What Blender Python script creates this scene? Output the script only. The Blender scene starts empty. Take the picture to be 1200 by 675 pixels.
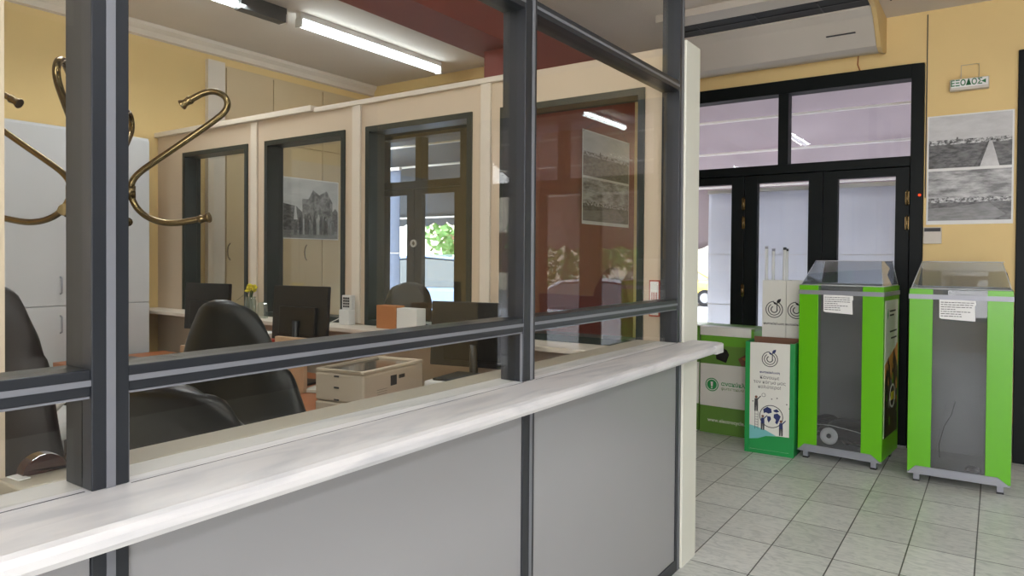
import bpy, bmesh, math, random
from mathutils import Matrix, Vector
random.seed(7)
PI = math.pi
C = bpy.context.scene.collection
scene = bpy.context.scene

# ------------------------------------------------------------------ camera
YAW, PITCH, ROLL = math.radians(34.695), math.radians(0.760), math.radians(0.407)
F_PX, CY_PX = 821.94, 313.12
def cam_axes():
    cy, sy = math.cos(YAW), math.sin(YAW)
    R = Vector((cy, sy, 0)); F = Vector((-sy, cy, 0)); U = Vector((0, 0, 1))
    cp, sp = math.cos(PITCH), math.sin(PITCH)
    F2 = F*cp - U*sp; U2 = U*cp + F*sp
    cr, sr = math.cos(ROLL), math.sin(ROLL)
    return R*cr + U2*sr, U2*cr - R*sr, F2
r_, u_, f_ = cam_axes()
cd = bpy.data.cameras.new('camera'); cam = bpy.data.objects.new('camera', cd); C.objects.link(cam)
cam.matrix_world = Matrix(((r_.x, u_.x, -f_.x, 0), (r_.y, u_.y, -f_.y, 0), (r_.z, u_.z, -f_.z, 1.5), (0, 0, 0, 1)))
cd.sensor_width = 36; cd.lens = F_PX/1200*36; cd.shift_y = -(337.5-CY_PX)/1200
cd.clip_start = 0.05; cd.clip_end = 200
scene.camera = cam

# ------------------------------------------------------------------ view, sky, lights
vs = scene.view_settings
vs.view_transform = 'Standard'; vs.look = 'None'; vs.gamma = 1; vs.use_curve_mapping = False
vs.exposure = 0.25
SKY = 7.5; TUBE = 8.0; ADDED_LAMP_W = 44; OFFICE_W = 26
world = bpy.data.worlds.new('sky'); scene.world = world; world.use_nodes = True
nt = world.node_tree; nt.nodes.clear()
out = nt.nodes.new('ShaderNodeOutputWorld'); bg = nt.nodes.new('ShaderNodeBackground')
tc = nt.nodes.new('ShaderNodeTexCoord'); sep = nt.nodes.new('ShaderNodeSeparateXYZ'); rmp = nt.nodes.new('ShaderNodeValToRGB')
rmp.color_ramp.elements[0].position = 0.0; rmp.color_ramp.elements[0].color = (1.0, 0.98, 1.0, 1)
rmp.color_ramp.elements[1].position = 0.7; rmp.color_ramp.elements[1].color = (0.86, 0.90, 1.0, 1)
nt.links.new(tc.outputs['Generated'], sep.inputs[0]); nt.links.new(sep.outputs['Z'], rmp.inputs[0])
nt.links.new(rmp.outputs[0], bg.inputs[0]); bg.inputs[1].default_value = SKY; nt.links.new(bg.outputs[0], out.inputs[0])
def area(name, loc, sx, sy, w, col=(0.95, 0.97, 1.0), rot=(0, 0, 0)):
    l = bpy.data.lights.new(name, 'AREA'); l.shape = 'RECTANGLE'; l.size = sx; l.size_y = sy; l.energy = w; l.color = col
    o = bpy.data.objects.new(name, l); C.objects.link(o); o.location = loc; o.rotation_euler = rot
    return o
ADDED_LAMPS = ((0.9, -1.7), (0.3, 0.25), (3.2, 1.0))  # unseen lamps added to light the lobby, placed clear of the glass reflections
for i, (x, y) in enumerate(ADDED_LAMPS):
    area('added_lobby_light', (x, y, 3.37), 0.22, 1.3, ADDED_LAMP_W*(0.7, 0.32, 1.75)[i])
area('added_back_light', (1.5, -2.85, 1.75), 4.0, 2.3, 22, (0.90, 0.95, 1.0), (-PI/2, 0, PI))  # fill light added behind the viewer to brighten the lobby
area('office_lamp_light', (-4.65, 2.55, 3.38), 0.12, 1.3, OFFICE_W)
area('corridor_lamp_light', (-4.65, 4.52, 3.38), 0.12, 1.6, OFFICE_W*0.8)
area('office_lamp_light', (-4.45, -1.9, 3.38), 0.12, 1.2, OFFICE_W*0.8)
area('office_lamp_light', (-2.6, 1.4, 3.38), 0.15, 1.2, OFFICE_W)  # added light, its lamp is out of view

# ------------------------------------------------------------------ materials
def new_mat(name):
    m = bpy.data.materials.new(name); m.use_nodes = True
    b = m.node_tree.nodes['Principled BSDF']; return m, m.node_tree, b
def srgb(c):
    f = lambda v: (v/255/12.92 if v/255 <= 0.04045 else ((v/255+0.055)/1.055)**2.4)
    return (f(c[0]), f(c[1]), f(c[2]), 1)
def mat(name, col, rough=0.5, metal=0.0, var=0.06, scale=6.0, bump=0.0, emit=0, spec=0.5, stretch=(1, 1, 1), coat=0):
    m, t, b = new_mat(name); c = srgb(col)
    b.inputs['Roughness'].default_value = rough; b.inputs['Metallic'].default_value = metal
    b.inputs['Specular IOR Level'].default_value = spec; b.inputs['Coat Weight'].default_value = coat
    tc = t.nodes.new('ShaderNodeTexCoord'); mp = t.nodes.new('ShaderNodeMapping'); mp.inputs['Scale'].default_value = stretch
    n = t.nodes.new('ShaderNodeTexNoise'); n.inputs['Scale'].default_value = scale; n.inputs['Detail'].default_value = 5
    r = t.nodes.new('ShaderNodeValToRGB')
    r.color_ramp.elements[0].position = 0.3; r.color_ramp.elements[1].position = 0.7
    r.color_ramp.elements[0].color = tuple(v*(1-var) for v in c[:3])+(1,)
    r.color_ramp.elements[1].color = tuple(min(1, v*(1+var)) for v in c[:3])+(1,)
    t.links.new(tc.outputs['Object'], mp.inputs[0]); t.links.new(mp.outputs[0], n.inputs[0])
    t.links.new(n.outputs[0], r.inputs[0]); t.links.new(r.outputs[0], b.inputs['Base Color'])
    if bump:
        bp = t.nodes.new('ShaderNodeBump'); bp.inputs['Strength'].default_value = bump; bp.inputs['Distance'].default_value = 0.01
        t.links.new(n.outputs[0], bp.inputs['Height']); t.links.new(bp.outputs[0], b.inputs['Normal'])
    if emit:
        b.inputs['Emission Color'].default_value = c; b.inputs['Emission Strength'].default_value = emit
    return m
def glass_mat(name, tint, refl=1.0, f0=0.045, dirt=0.0, dirtcol=(0.7, 0.65, 0.6, 1)):
    m = bpy.data.materials.new(name); m.use_nodes = True; t = m.node_tree; t.nodes.clear()
    N = t.nodes.new; L = t.links.new
    o = N('ShaderNodeOutputMaterial'); mix = N('ShaderNodeMixShader'); tr = N('ShaderNodeBsdfTransparent'); gl = N('ShaderNodeBsdfGlossy')
    tr.inputs[0].default_value = tint; gl.inputs['Roughness'].default_value = 0.0; gl.inputs[0].default_value = (1, 1, 1, 1)
    g = N('ShaderNodeNewGeometry'); d = N('ShaderNodeVectorMath'); d.operation = 'DOT_PRODUCT'
    L(g.outputs['Normal'], d.inputs[0]); L(g.outputs['Incoming'], d.inputs[1])
    a = N('ShaderNodeMath'); a.operation = 'ABSOLUTE'; L(d.outputs['Value'], a.inputs[0])
    s = N('ShaderNodeMath'); s.operation = 'SUBTRACT'; s.inputs[0].default_value = 1; L(a.outputs[0], s.inputs[1])
    p = N('ShaderNodeMath'); p.operation = 'POWER'; p.inputs[1].default_value = 5; L(s.outputs[0], p.inputs[0])
    q = N('ShaderNodeMath'); q.operation = 'MULTIPLY_ADD'; q.inputs[1].default_value = (1-f0)*refl; q.inputs[2].default_value = f0*refl
    L(p.outputs[0], q.inputs[0]); L(q.outputs[0], mix.inputs[0]); L(tr.outputs[0], mix.inputs[1]); L(gl.outputs[0], mix.inputs[2])
    last = mix
    if dirt:
        df = N('ShaderNodeBsdfDiffuse'); df.inputs[0].default_value = dirtcol
        m2 = N('ShaderNodeMixShader'); nz = N('ShaderNodeTexNoise'); nz.inputs['Scale'].default_value = 3
        tcn = N('ShaderNodeTexCoord'); L(tcn.outputs['Object'], nz.inputs[0])
        mm = N('ShaderNodeMath'); mm.operation = 'MULTIPLY'; mm.inputs[1].default_value = dirt*2; L(nz.outputs[0], mm.inputs[0])
        L(mm.outputs[0], m2.inputs[0]); L(mix.outputs[0], m2.inputs[1]); L(df.outputs[0], m2.inputs[2]); last = m2
    L(last.outputs[0], o.inputs[0]); return m
def floor_mat():
    m, t, b = new_mat('grey_marble_tiles'); N = t.nodes.new; L = t.links.new
    tc = N('ShaderNodeTexCoord'); mp = N('ShaderNodeMapping'); mp.inputs['Location'].default_value = (0.957+0.295*40, -3.80+0.425*40, 0)
    L(tc.outputs['Object'], mp.inputs[0])
    br = N('ShaderNodeTexBrick'); br.offset = 0; br.squash = 1
    br.inputs['Scale'].default_value = 1; br.inputs['Brick Width'].default_value = 0.295; br.inputs['Row Height'].default_value = 0.425
    br.inputs['Mortar Size'].default_value = 0.0034; br.inputs['Mortar Smooth'].default_value = 0.2; br.inputs['Bias'].default_value = 0
    br.inputs['Color1'].default_value = (0.9, 0.9, 0.9, 1); br.inputs['Color2'].default_value = (1.05, 1.05, 1.05, 1); br.inputs['Mortar'].default_value = (0.10, 0.10, 0.09, 1)
    L(mp.outputs[0], br.inputs[0])
    w = N('ShaderNodeTexNoise'); w.inputs['Scale'].default_value = 9; w.inputs['Detail'].default_value = 8; w.inputs['Distortion'].default_value = 2.2
    mp2 = N('ShaderNodeMapping'); mp2.inputs['Scale'].default_value = (1, 2.4, 1); mp2.inputs['Rotation'].default_value = (0, 0, 0.7)
    L(tc.outputs['Object'], mp2.inputs[0]); L(mp2.outputs[0], w.inputs[0])
    r = N('ShaderNodeValToRGB'); e = r.color_ramp.elements
    e[0].position = 0.30; e[0].color = srgb((186, 189, 184)); e[1].position = 0.58; e[1].color = srgb((214, 215, 209))
    L(w.outputs[0], r.inputs[0])
    mx = N('ShaderNodeMix'); mx.data_type = 'RGBA'; mx.blend_type = 'MULTIPLY'; mx.inputs[0].default_value = 1
    L(r.outputs[0], mx.inputs[6]); L(br.outputs['Color'], mx.inputs[7]); L(mx.outputs[2], b.inputs['Base Color'])
    b.inputs['Roughness'].default_value = 0.33
    bp = N('ShaderNodeBump'); bp.inputs['Strength'].default_value = 0.5; bp.inputs['Distance'].default_value = 0.002; bp.invert = True
    L(br.outputs['Fac'], bp.inputs['Height']); L(bp.outputs[0], b.inputs['Normal'])
    return m
def marble_mat():
    m, t, b = new_mat('white_marble_laminate'); N = t.nodes.new; L = t.links.new
    tc = N('ShaderNodeTexCoord'); mp = N('ShaderNodeMapping'); mp.inputs['Scale'].default_value = (9, 1.6, 9); mp.inputs['Rotation'].default_value = (0, 0, 0.25)
    n = N('ShaderNodeTexNoise'); n.inputs['Scale'].default_value = 1.4; n.inputs['Detail'].default_value = 9; n.inputs['Distortion'].default_value = 1.2
    L(tc.outputs['Object'], mp.inputs[0]); L(mp.outputs[0], n.inputs[0])
    r = N('ShaderNodeValToRGB'); e = r.color_ramp.elements
    e[0].position = 0.34; e[0].color = srgb((184, 184, 186)); e[1].position = 0.56; e[1].color = srgb((208, 206, 205))
    L(n.outputs[0], r.inputs[0]); L(r.outputs[0], b.inputs['Base Color']); b.inputs['Roughness'].default_value = 0.38
    return m
def fabric_mat(name, col, tl=0.5):
    m = bpy.data.materials.new(name); m.use_nodes = True; t = m.node_tree; t.nodes.clear(); N = t.nodes.new; L = t.links.new
    o = N('ShaderNodeOutputMaterial'); mx = N('ShaderNodeMixShader'); d = N('ShaderNodeBsdfDiffuse'); tl_ = N('ShaderNodeBsdfTranslucent')
    tc = N('ShaderNodeTexCoord'); n = N('ShaderNodeTexNoise'); n.inputs['Scale'].default_value = 1.3; n.inputs['Detail'].default_value = 4
    r = N('ShaderNodeValToRGB'); c = srgb(col)
    r.color_ramp.elements[0].position = 0.35; r.color_ramp.elements[1].position = 0.65
    r.color_ramp.elements[0].color = tuple(v*0.88 for v in c[:3])+(1,); r.color_ramp.elements[1].color = c
    L(tc.outputs['Object'], n.inputs[0]); L(n.outputs[0], r.inputs[0])
    L(r.outputs[0], d.inputs[0]); L(r.outputs[0], tl_.inputs[0]); mx.inputs[0].default_value = tl
    L(d.outputs[0], mx.inputs[1]); L(tl_.outputs[0], mx.inputs[2]); L(mx.outputs[0], o.inputs[0]); return m
def photo_mat(name, c0, c1, scale, stretch=(1, 1, 1), p0=0.4, p1=0.6, detail=8):
    m, t, b = new_mat(name); N = t.nodes.new; L = t.links.new
    tc = N('ShaderNodeTexCoord'); mp = N('ShaderNodeMapping'); mp.inputs['Scale'].default_value = stretch
    n = N('ShaderNodeTexNoise'); n.inputs['Scale'].default_value = scale; n.inputs['Detail'].default_value = detail; n.inputs['Roughness'].default_value = 0.65
    r = N('ShaderNodeValToRGB'); e = r.color_ramp.elements; e[0].position = p0; e[1].position = p1
    e[0].color = srgb((c0, c0, c0)); e[1].color = srgb((c1, c1, c1))
    L(tc.outputs['Object'], mp.inputs[0]); L(mp.outputs[0], n.inputs[0]); L(n.outputs[0], r.inputs[0]); L(r.outputs[0], b.inputs['Base Color'])
    b.inputs['Roughness'].default_value = 0.35
    return m
M = {
 'floor': floor_mat(), 'marble': marble_mat(),
 'yellow': mat('yellow_wall_paint', (228, 200, 140), 0.7, var=0.03, scale=2),
 'ceiling': mat('grey_white_ceiling_paint', (212, 204, 196), 0.8, var=0.03, scale=1.2),
 'sidewall': mat('mid_grey_wall_paint', (112, 108, 106), 0.8, var=0.05, scale=2),
 'cream': mat('cream_panel_paint', (208, 190, 168), 0.5, var=0.02, scale=2),
 'trim': mat('off_white_trim_paint', (222, 212, 198), 0.45, var=0.02),
 'endwall': mat('pale_ivory_paint', (216, 216, 202), 0.5, var=0.015),
 'red': mat('brick_red_paint', (136, 58, 46), 0.55, var=0.05, scale=3),
 'darkgreen': mat('blackish_green_door_paint', (3, 11, 11), 0.5, var=0.1, spec=0.2),
 'frame_green': mat('dark_grey_green_window_paint', (36, 45, 43), 0.35, var=0.08),
 'alu': mat('anthracite_aluminium', (40, 43, 48), 0.34, 0.2, var=0.04),
 'strip': mat('pale_grey_gasket', (116, 118, 124), 0.4, 0.1, var=0.03),
 'panel': mat('satin_grey_laminate', (150, 149, 150), 0.26, var=0.015, scale=1.5),
 'ledge': mat('beige_ledge_laminate', (176, 168, 150), 0.4, var=0.04, scale=4),
 'black': mat('black_plastic', (11, 12, 13), 0.35, var=0.1),
 'charcoal': mat('charcoal_plastic', (24, 26, 27), 0.45, var=0.1),
 'leather': mat('black_leather', (15, 19, 18), 0.4, var=0.25, scale=3),
 'brownleather': mat('dark_brown_leather', (26, 17, 15), 0.42, var=0.2, scale=3),
 'brass': mat('aged_brass', (130, 112, 78), 0.22, 0.95, var=0.25, scale=9),
 'brownplastic': mat('glossy_brown_plastic', (58, 26, 16), 0.12, var=0.1, coat=0.6),
 'cabinet': mat('light_grey_cabinet_laminate', (196, 198, 200), 0.5, var=0.015),
 'wardrobe': mat('beige_wardrobe_laminate', (206, 184, 146), 0.45, var=0.04, scale=3, stretch=(1, 1, 0.3)),
 'desk': mat('orange_beech_desk_laminate', (172, 106, 64), 0.4, var=0.12, scale=5, stretch=(1, 6, 1)),
 'deskdark': mat('dark_brown_desk_panel', (48, 34, 26), 0.5, var=0.1),
 'beige': mat('beige_office_plastic', (206, 192, 172), 0.5, var=0.02),
 'scanner_glass': mat('grey_scanner_glass', (96, 90, 80), 0.15, var=0.08),
 'paper': mat('white_paper', (232, 232, 230), 0.7, var=0.015),
 'ink': mat('dark_grey_ink', (62, 62, 64), 0.7, var=0.02),
 'cardboard': mat('brown_cardboard', (176, 112, 66), 0.75, var=0.06),
 'card_rim': mat('brown_cardboard_rim', (120, 84, 64), 0.75, var=0.06),
 'lime': mat('bright_lime_panel', (96, 178, 8), 0.3, var=0.02, scale=1.5),
 'green': mat('mid_green_print', (20, 138, 66), 0.4, var=0.03),
 'leafgreen': mat('leaf_green_print', (98, 160, 40), 0.45, var=0.03),
 'olive': mat('olive_green_print', (92, 132, 52), 0.45, var=0.04),
 'teal': mat('pale_teal_print', (110, 178, 176), 0.45, var=0.03),
 'cartonwhite': mat('off_white_carton', (214, 214, 204), 0.5, var=0.02),
 'greymetal': mat('grey_painted_metal', (146, 148, 156), 0.4, 0.3, var=0.03),
 'greyback': mat('brushed_grey_back_panel', (136, 138, 138), 0.45, 0.2, var=0.12, scale=3),
 'navy': mat('navy_print', (22, 38, 92), 0.5, var=0.03),
 'orange': mat('orange_print', (206, 140, 70), 0.5, var=0.06),
 'yellowprint': mat('yellow_print', (230, 210, 40), 0.5, var=0.04),
 'acwhite': mat('yellowed_white_plastic', (206, 198, 186), 0.45, var=0.03, scale=2),
 'acside': mat('yellowed_cream_plastic', (220, 190, 130), 0.5, var=0.04, scale=3),
 'darkslot': mat('near_black_vent', (8, 9, 12), 0.6, var=0.1),
 'signgreen': mat('green_sign_lettering', (20, 110, 60), 0.5, var=0.03),
 'steel': mat('brushed_steel', (180, 180, 182), 0.3, 0.9, var=0.05),
 'tubeoff': mat('white_glass_tube', (222, 226, 224), 0.2, var=0.02),
 'lampbody': mat('dark_lamp_housing', (60, 62, 62), 0.5, var=0.05),
 'flower': mat('yellow_petals', (230, 214, 60), 0.6, var=0.15, scale=60),
 'stem': mat('green_stems', (60, 84, 48), 0.6, var=0.15, scale=30),
 'redpaper': mat('red_paper_packet', (176, 70, 50), 0.6, var=0.06),
 'tan': mat('tan_paper', (190, 160, 130), 0.7, var=0.04),
 'whiteplastic': mat('white_plastic', (222, 222, 220), 0.4, var=0.02),
 'pavement': mat('grey_pavement', (150, 148, 146), 0.8, var=0.1, scale=3),
 'asphalt': mat('pale_asphalt', (128, 126, 126), 0.85, var=0.1, scale=8),
 'awning': fabric_mat('pinkish_grey_awning_canvas', (174, 165, 169), 0.45),
 'awningdark': fabric_mat('slate_grey_awning_canvas', (92, 98, 108), 0.3),
 'sheet': fabric_mat('bluish_white_plastic_sheet', (234, 235, 242), 0.62),
 'sheetblue': fabric_mat('pale_blue_plastic_sheet', (120, 132, 160), 0.4),
 'bar': mat('white_awning_bar', (226, 224, 226), 0.5, var=0.02),
 'carwhite': mat('white_car_paint', (214, 218, 228), 0.2, var=0.02, coat=0.8),
 'carblue': mat('pale_blue_car_paint', (110, 140, 190), 0.2, var=0.03, coat=0.8),
 'caryellow': mat('yellow_car_paint', (226, 190, 90), 0.25, var=0.03, coat=0.6),
 'carglass': mat('dark_car_glass', (40, 52, 62), 0.05, var=0.05, spec=1),
 'rubber': mat('black_tyre_rubber', (20, 20, 22), 0.7, var=0.1),
 'hubcap': mat('grey_hubcap', (150, 150, 156), 0.3, 0.7, var=0.05),
 'leaf': mat('street_tree_leaves', (96, 136, 72), 0.6, var=0.35, scale=2.5),
 'bark': mat('tree_bark', (92, 78, 62), 0.85, var=0.2, scale=12, bump=0.5),
 'facade': mat('pale_plaster_facade', (222, 210, 188), 0.8, var=0.04, scale=1),
 'shutter': mat('brown_window_shutter', (110, 72, 50), 0.6, var=0.06),
 'glass': glass_mat('partition_glass', (0.96, 0.965, 0.945, 1), 0.45, 0.045, 0.002),
 'glass2': glass_mat('inner_window_glass', (0.94, 0.96, 0.95, 1), 1.0, 0.06, 0.003),
 'glassdoor': glass_mat('door_glass', (0.95, 0.97, 0.97, 1), 0.4, 0.045),
 'acrylic': glass_mat('clear_acrylic', (0.90, 0.92, 0.94, 1), 1.4, 0.06, 0.025, (0.8, 0.82, 0.86, 1)),
 'acrylicgrey': glass_mat('scratched_grey_acrylic', (0.80, 0.81, 0.82, 1), 0.45, 0.05, 0.07, (0.42, 0.42, 0.43, 1)),
 'vaseglass': glass_mat('vase_glass', (0.85, 0.9, 0.86, 1), 1.4, 0.06, 0.08, (0.8, 0.85, 0.78, 1)),
 'bsky': photo_mat('print_pale_sky', 186, 206, 2.5, (1, 1, 3)),
 'bcloud': photo_mat('print_cloudy_sky', 100, 196, 4, (1, 1, 4)),
 'btown': photo_mat('print_town_speckle', 24, 206, 38, (1, 1, 1.4), 0.42, 0.6),
 'bland': photo_mat('print_dark_field', 48, 108, 14, (1, 1, 3)),
 'bsea': photo_mat('print_grey_sea', 104, 134, 8, (1, 1, 6)),
 'broad': photo_mat('print_pale_road', 176, 206, 6),
 'bdark': photo_mat('print_dark_figures', 18, 90, 30),
 'bhouse': photo_mat('print_stone_house', 70, 150, 16),
 'tubelit': mat('lit_fluorescent_tube', (240, 250, 255), 0.4, var=0.0, emit=TUBE),
 'redled': mat('red_indicator_light', (255, 60, 20), 0.4, var=0.0, emit=1.5),
}

# ------------------------------------------------------------------ helpers
class MB:
    """Collects shapes in one bmesh; material slots by name."""
    def __init__(s): s.bm = bmesh.new(); s.mats = []
    def _mi(s, m):
        if m not in s.mats: s.mats.append(m)
        return s.mats.index(m)
    def box(s, x0, x1, y0, y1, z0, z1, m=None, T=None):
        v = [s.bm.verts.new(Vector(p) if T is None else T @ Vector(p)) for p in
             ((x0,y0,z0),(x1,y0,z0),(x1,y1,z0),(x0,y1,z0),(x0,y0,z1),(x1,y0,z1),(x1,y1,z1),(x0,y1,z1))]
        mi = s._mi(m)
        for f in ((3,2,1,0),(4,5,6,7),(0,1,5,4),(1,2,6,5),(2,3,7,6),(3,0,4,7)):
            fa = s.bm.faces.new([v[i] for i in f]); fa.material_index = mi
        return s
    def prism(s, pts, axis, a0, a1, m=None, T=None):
        """polygon pts (2-D) extruded along axis; axis 'x': pts=(y,z); 'y': (x,z); 'z': (x,y)"""
        def mk(p, a):
            q = {'x': (a, p[0], p[1]), 'y': (p[0], a, p[1]), 'z': (p[0], p[1], a)}[axis]
            return s.bm.verts.new(Vector(q) if T is None else T @ Vector(q))
        A = [mk(p, a0) for p in pts]; B = [mk(p, a1) for p in pts]; mi = s._mi(m); fs = []
        fs.append(s.bm.faces.new(A)); fs.append(s.bm.faces.new(B[::-1])); n = len(pts)
        for i in range(n): fs.append(s.bm.faces.new((A[i], B[i], B[(i+1) % n], A[(i+1) % n])))
        for f in fs: f.material_index = mi
        return s
    def tube(s, pts, r, m=None, seg=10, smooth=True, cap=True):
        pts = [Vector(p) for p in pts]; rs = r if isinstance(r, (list, tuple)) else [r]*len(pts); rings = []
        prev = None; mi = s._mi(m)
        for i, p in enumerate(pts):
            d = (pts[min(i+1, len(pts)-1)] - pts[max(i-1, 0)]).normalized()
            if prev is None:
                up = Vector((0, 0, 1)) if abs(d.z) < 0.9 else Vector((1, 0, 0)); a = d.cross(up).normalized()
            else: a = (prev - d*prev.dot(d)).normalized()
            prev = a; b = d.cross(a)
            rings.append([s.bm.verts.new(p + (a*math.cos(t*2*PI/seg) + b*math.sin(t*2*PI/seg))*rs[i]) for t in range(seg)])
        for i in range(len(rings)-1):
            for k in range(seg):
                f = s.bm.faces.new((rings[i][k], rings[i][(k+1) % seg], rings[i+1][(k+1) % seg], rings[i+1][k])); f.smooth = smooth; f.material_index = mi
        if cap:
            for rg in (rings[0][::-1], rings[-1]):
                f = s.bm.faces.new(rg); f.material_index = mi
        return s
    def lathe(s, prof, m=None, seg=20, c=(0, 0, 0)):
        mi = s._mi(m); rings = []
        for r, z in prof:
            rings.append([s.bm.verts.new((c[0]+max(r, 1e-4)*math.cos(k*2*PI/seg), c[1]+max(r, 1e-4)*math.sin(k*2*PI/seg), c[2]+z)) for k in range(seg)])
        for i in range(len(rings)-1):
            for k in range(seg):
                f = s.bm.faces.new((rings[i][k], rings[i][(k+1) % seg], rings[i+1][(k+1) % seg], rings[i+1][k])); f.smooth = True; f.material_index = mi
        return s
    def grid(s, fn, nu, nv, m=None, smooth=True):
        mi = s._mi(m); V = [[s.bm.verts.new(fn(i/nu, j/nv)) for j in range(nv+1)] for i in range(nu+1)]
        for i in range(nu):
            for j in range(nv):
                f = s.bm.faces.new((V[i][j], V[i+1][j], V[i+1][j+1], V[i][j+1])); f.smooth = smooth; f.material_index = mi
        return s
    def blob(s, c, rx, ry, rz, m=None, seg=16, rings=10, sq=1.0, T=None):
        mi = s._mi(m); R = []
        pw = lambda v: math.copysign(abs(v)**sq, v)
        for j in range(rings+1):
            th = -PI/2 + PI*j/rings; row = []
            for k in range(seg):
                ph = 2*PI*k/seg
                p = Vector((c[0]+rx*pw(math.cos(th))*pw(math.cos(ph)), c[1]+ry*pw(math.cos(th))*pw(math.sin(ph)), c[2]+rz*pw(math.sin(th))))
                row.append(s.bm.verts.new(T @ p if T is not None else p))
            R.append(row)
        for j in range(rings):
            for k in range(seg):
                f = s.bm.faces.new((R[j][k], R[j][(k+1) % seg], R[j+1][(k+1) % seg], R[j+1][k])); f.smooth = True; f.material_index = mi
        return s
    def build(s, name, m=None, parent=None, bevel=0, solid=0, loc=None, fix=True):
        bmesh.ops.remove_doubles(s.bm, verts=s.bm.verts, dist=1e-6)
        bad = [f for f in s.bm.faces if f.calc_area() < 1e-12]
        if bad: bmesh.ops.delete(s.bm, geom=bad, context='FACES_ONLY')
        if fix: bmesh.ops.recalc_face_normals(s.bm, faces=s.bm.faces)
        me = bpy.data.meshes.new(name); s.bm.to_mesh(me); s.bm.free()
        for k in (s.mats or [None]): me.materials.append(M[k or m])
        o = bpy.data.objects.new(name, me); C.objects.link(o)
        if parent is not None: o.parent = parent
        if loc: o.location = loc
        if solid:
            md = o.modifiers.new('solid', 'SOLIDIFY'); md.thickness = solid; md.offset = 0
        if bevel:
            md = o.modifiers.new('bevel', 'BEVEL'); md.width = bevel; md.segments = 2; md.limit_method = 'ANGLE'; md.angle_limit = math.radians(40)
        return o
def tag(o, label, cat, group=None, kind=None):
    o['label'] = label; o['category'] = cat
    if group: o['group'] = group
    if kind: o['kind'] = kind
    return o
def thing(name, label, cat, loc=(0, 0, 0), rz=0, group=None):
    o = bpy.data.objects.new(name, None); C.objects.link(o); o.location = loc; o.rotation_euler = (0, 0, rz)
    o.empty_display_size = 0.1
    return tag(o, label, cat, group)
def struct(name, label=None, cat=None, empty=True, loc=(0, 0, 0)):
    o = bpy.data.objects.new(name, None); C.objects.link(o); o.location = loc; o['kind'] = 'structure'
    o['label'] = label or name.replace('_', ' '); o['category'] = cat or name.split('_')[0]
    return o
def S(o, label, cat):
    o['kind'] = 'structure'; o['label'] = label; o['category'] = cat; return o
def copy_tree(o, parent=None):
    c = o.copy(); C.objects.link(c); c.parent = parent
    for ch in list(o.children): copy_tree(ch, c)
    return c
def text(name, body, size, m, parent, loc, rot=(PI/2, 0, 0), depth=0.0004, align='CENTER', bold=0.0, sx=1.0):
    cu = bpy.data.curves.new(name, 'FONT'); cu.body = body; cu.size = size; cu.extrude = depth; cu.align_x = align; cu.align_y = 'CENTER'
    cu.offset = bold; cu.resolution_u = 3; cu.space_line = 1.05
    tmp = bpy.data.objects.new(name, cu); C.objects.link(tmp); bpy.context.view_layer.update()
    dg = bpy.context.evaluated_depsgraph_get(); me = bpy.data.meshes.new_from_object(tmp.evaluated_get(dg))
    bpy.data.objects.remove(tmp); me.name = name; me.materials.clear(); me.materials.append(M[m])
    o = bpy.data.objects.new(name, me); C.objects.link(o); o.parent = parent; o.location = loc; o.rotation_euler = rot; o.scale = (sx, 1, 1)
    return o
def disc_pts(cx, cz, r, n=24, a0=0, a1=2*PI): return [(cx+r*math.cos(a0+(a1-a0)*i/n), cz+r*math.sin(a0+(a1-a0)*i/n)) for i in range(n + (0 if abs(a1-a0-2*PI) < 1e-6 else 1))]
def arc_band(mb, cx, cz, r0, r1, a0, a1, y0, y1, m, n=28):
    """flat ring segment in the xz plane, extruded y0..y1"""
    for i in range(n):
        t0 = a0+(a1-a0)*i/n; t1 = a0+(a1-a0)*(i+1)/n
        mb.prism([(cx+r0*math.cos(t0), cz+r0*math.sin(t0)), (cx+r1*math.cos(t0), cz+r1*math.sin(t0)),
                  (cx+r1*math.cos(t1), cz+r1*math.sin(t1)), (cx+r0*math.cos(t1), cz+r0*math.sin(t1))], 'y', y0, y1, m)

# ------------------------------------------------------------------ the room shell
H = 3.47
XP = -1.25            # face of the glazed partition
YI = 3.26             # face of the inner office wall
YF = 6.43             # far lobby wall
YG = 5.85             # far wall beyond the office
XS = -6.0             # long left wall
S(MB().box(XS-0.2, 4.2, -2.7, YF+0.2, -0.1, 0).build('floor', 'floor'), 'grey marble patterned floor tiles', 'floor')
cl = MB().box(XS-0.2, 4.2, -2.7, YF+0.2, H, H+0.15)
S(cl.build('ceiling', 'ceiling'), 'plain grey white ceiling', 'ceiling')
def wall_y(name, y, th, x0, x1, z0, z1, holes, m, label):
    """wall across Y with rectangular holes (x0,x1,z0,z1) sorted by x"""
    b = MB(); x = x0
    for (a, c, p, q) in holes:
        b.box(x, a, y, y+th, z0, z1)
        if p > z0: b.box(a, c, y, y+th, z0, p)
        if q < z1: b.box(a, c, y, y+th, q, z1)
        x = c
    b.box(x, x1, y, y+th, z0, z1)
    return S(b.build(name, m), label, 'wall')
wall_y('wall_far', YF, 0.2, -3.0, 4.2, 0, H, [(-2.72, -0.49, 0, 3.06), (0.108, 2.34, 0, 3.06)], 'yellow', 'yellow painted wall around the dark glazed street doors')
wall_y('wall_far_office', YG, 0.2, XS-0.2, -3.34, 0, H, [(-5.97, -4.62, 0, 2.95)], 'yellow', 'yellow wall beyond the inner office windows')
b = MB().box(XS-0.2, XS, -2.7, YG, 0, H); S(b.build('wall_left', 'yellow'), 'long yellow wall behind the grey cabinets', 'wall')
wall_y('wall_back', -2.9, 0.2, XS-0.2, 4.2, 0, H, [(-0.6, 3.6, 0.5, 3.0)], 'yellow', 'yellow wall behind the viewer')
w = struct('window_5', 'unseen wide window added behind the viewer for light', 'window'); f = MB()  # unseen opening, added to go with the fill light from behind
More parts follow.
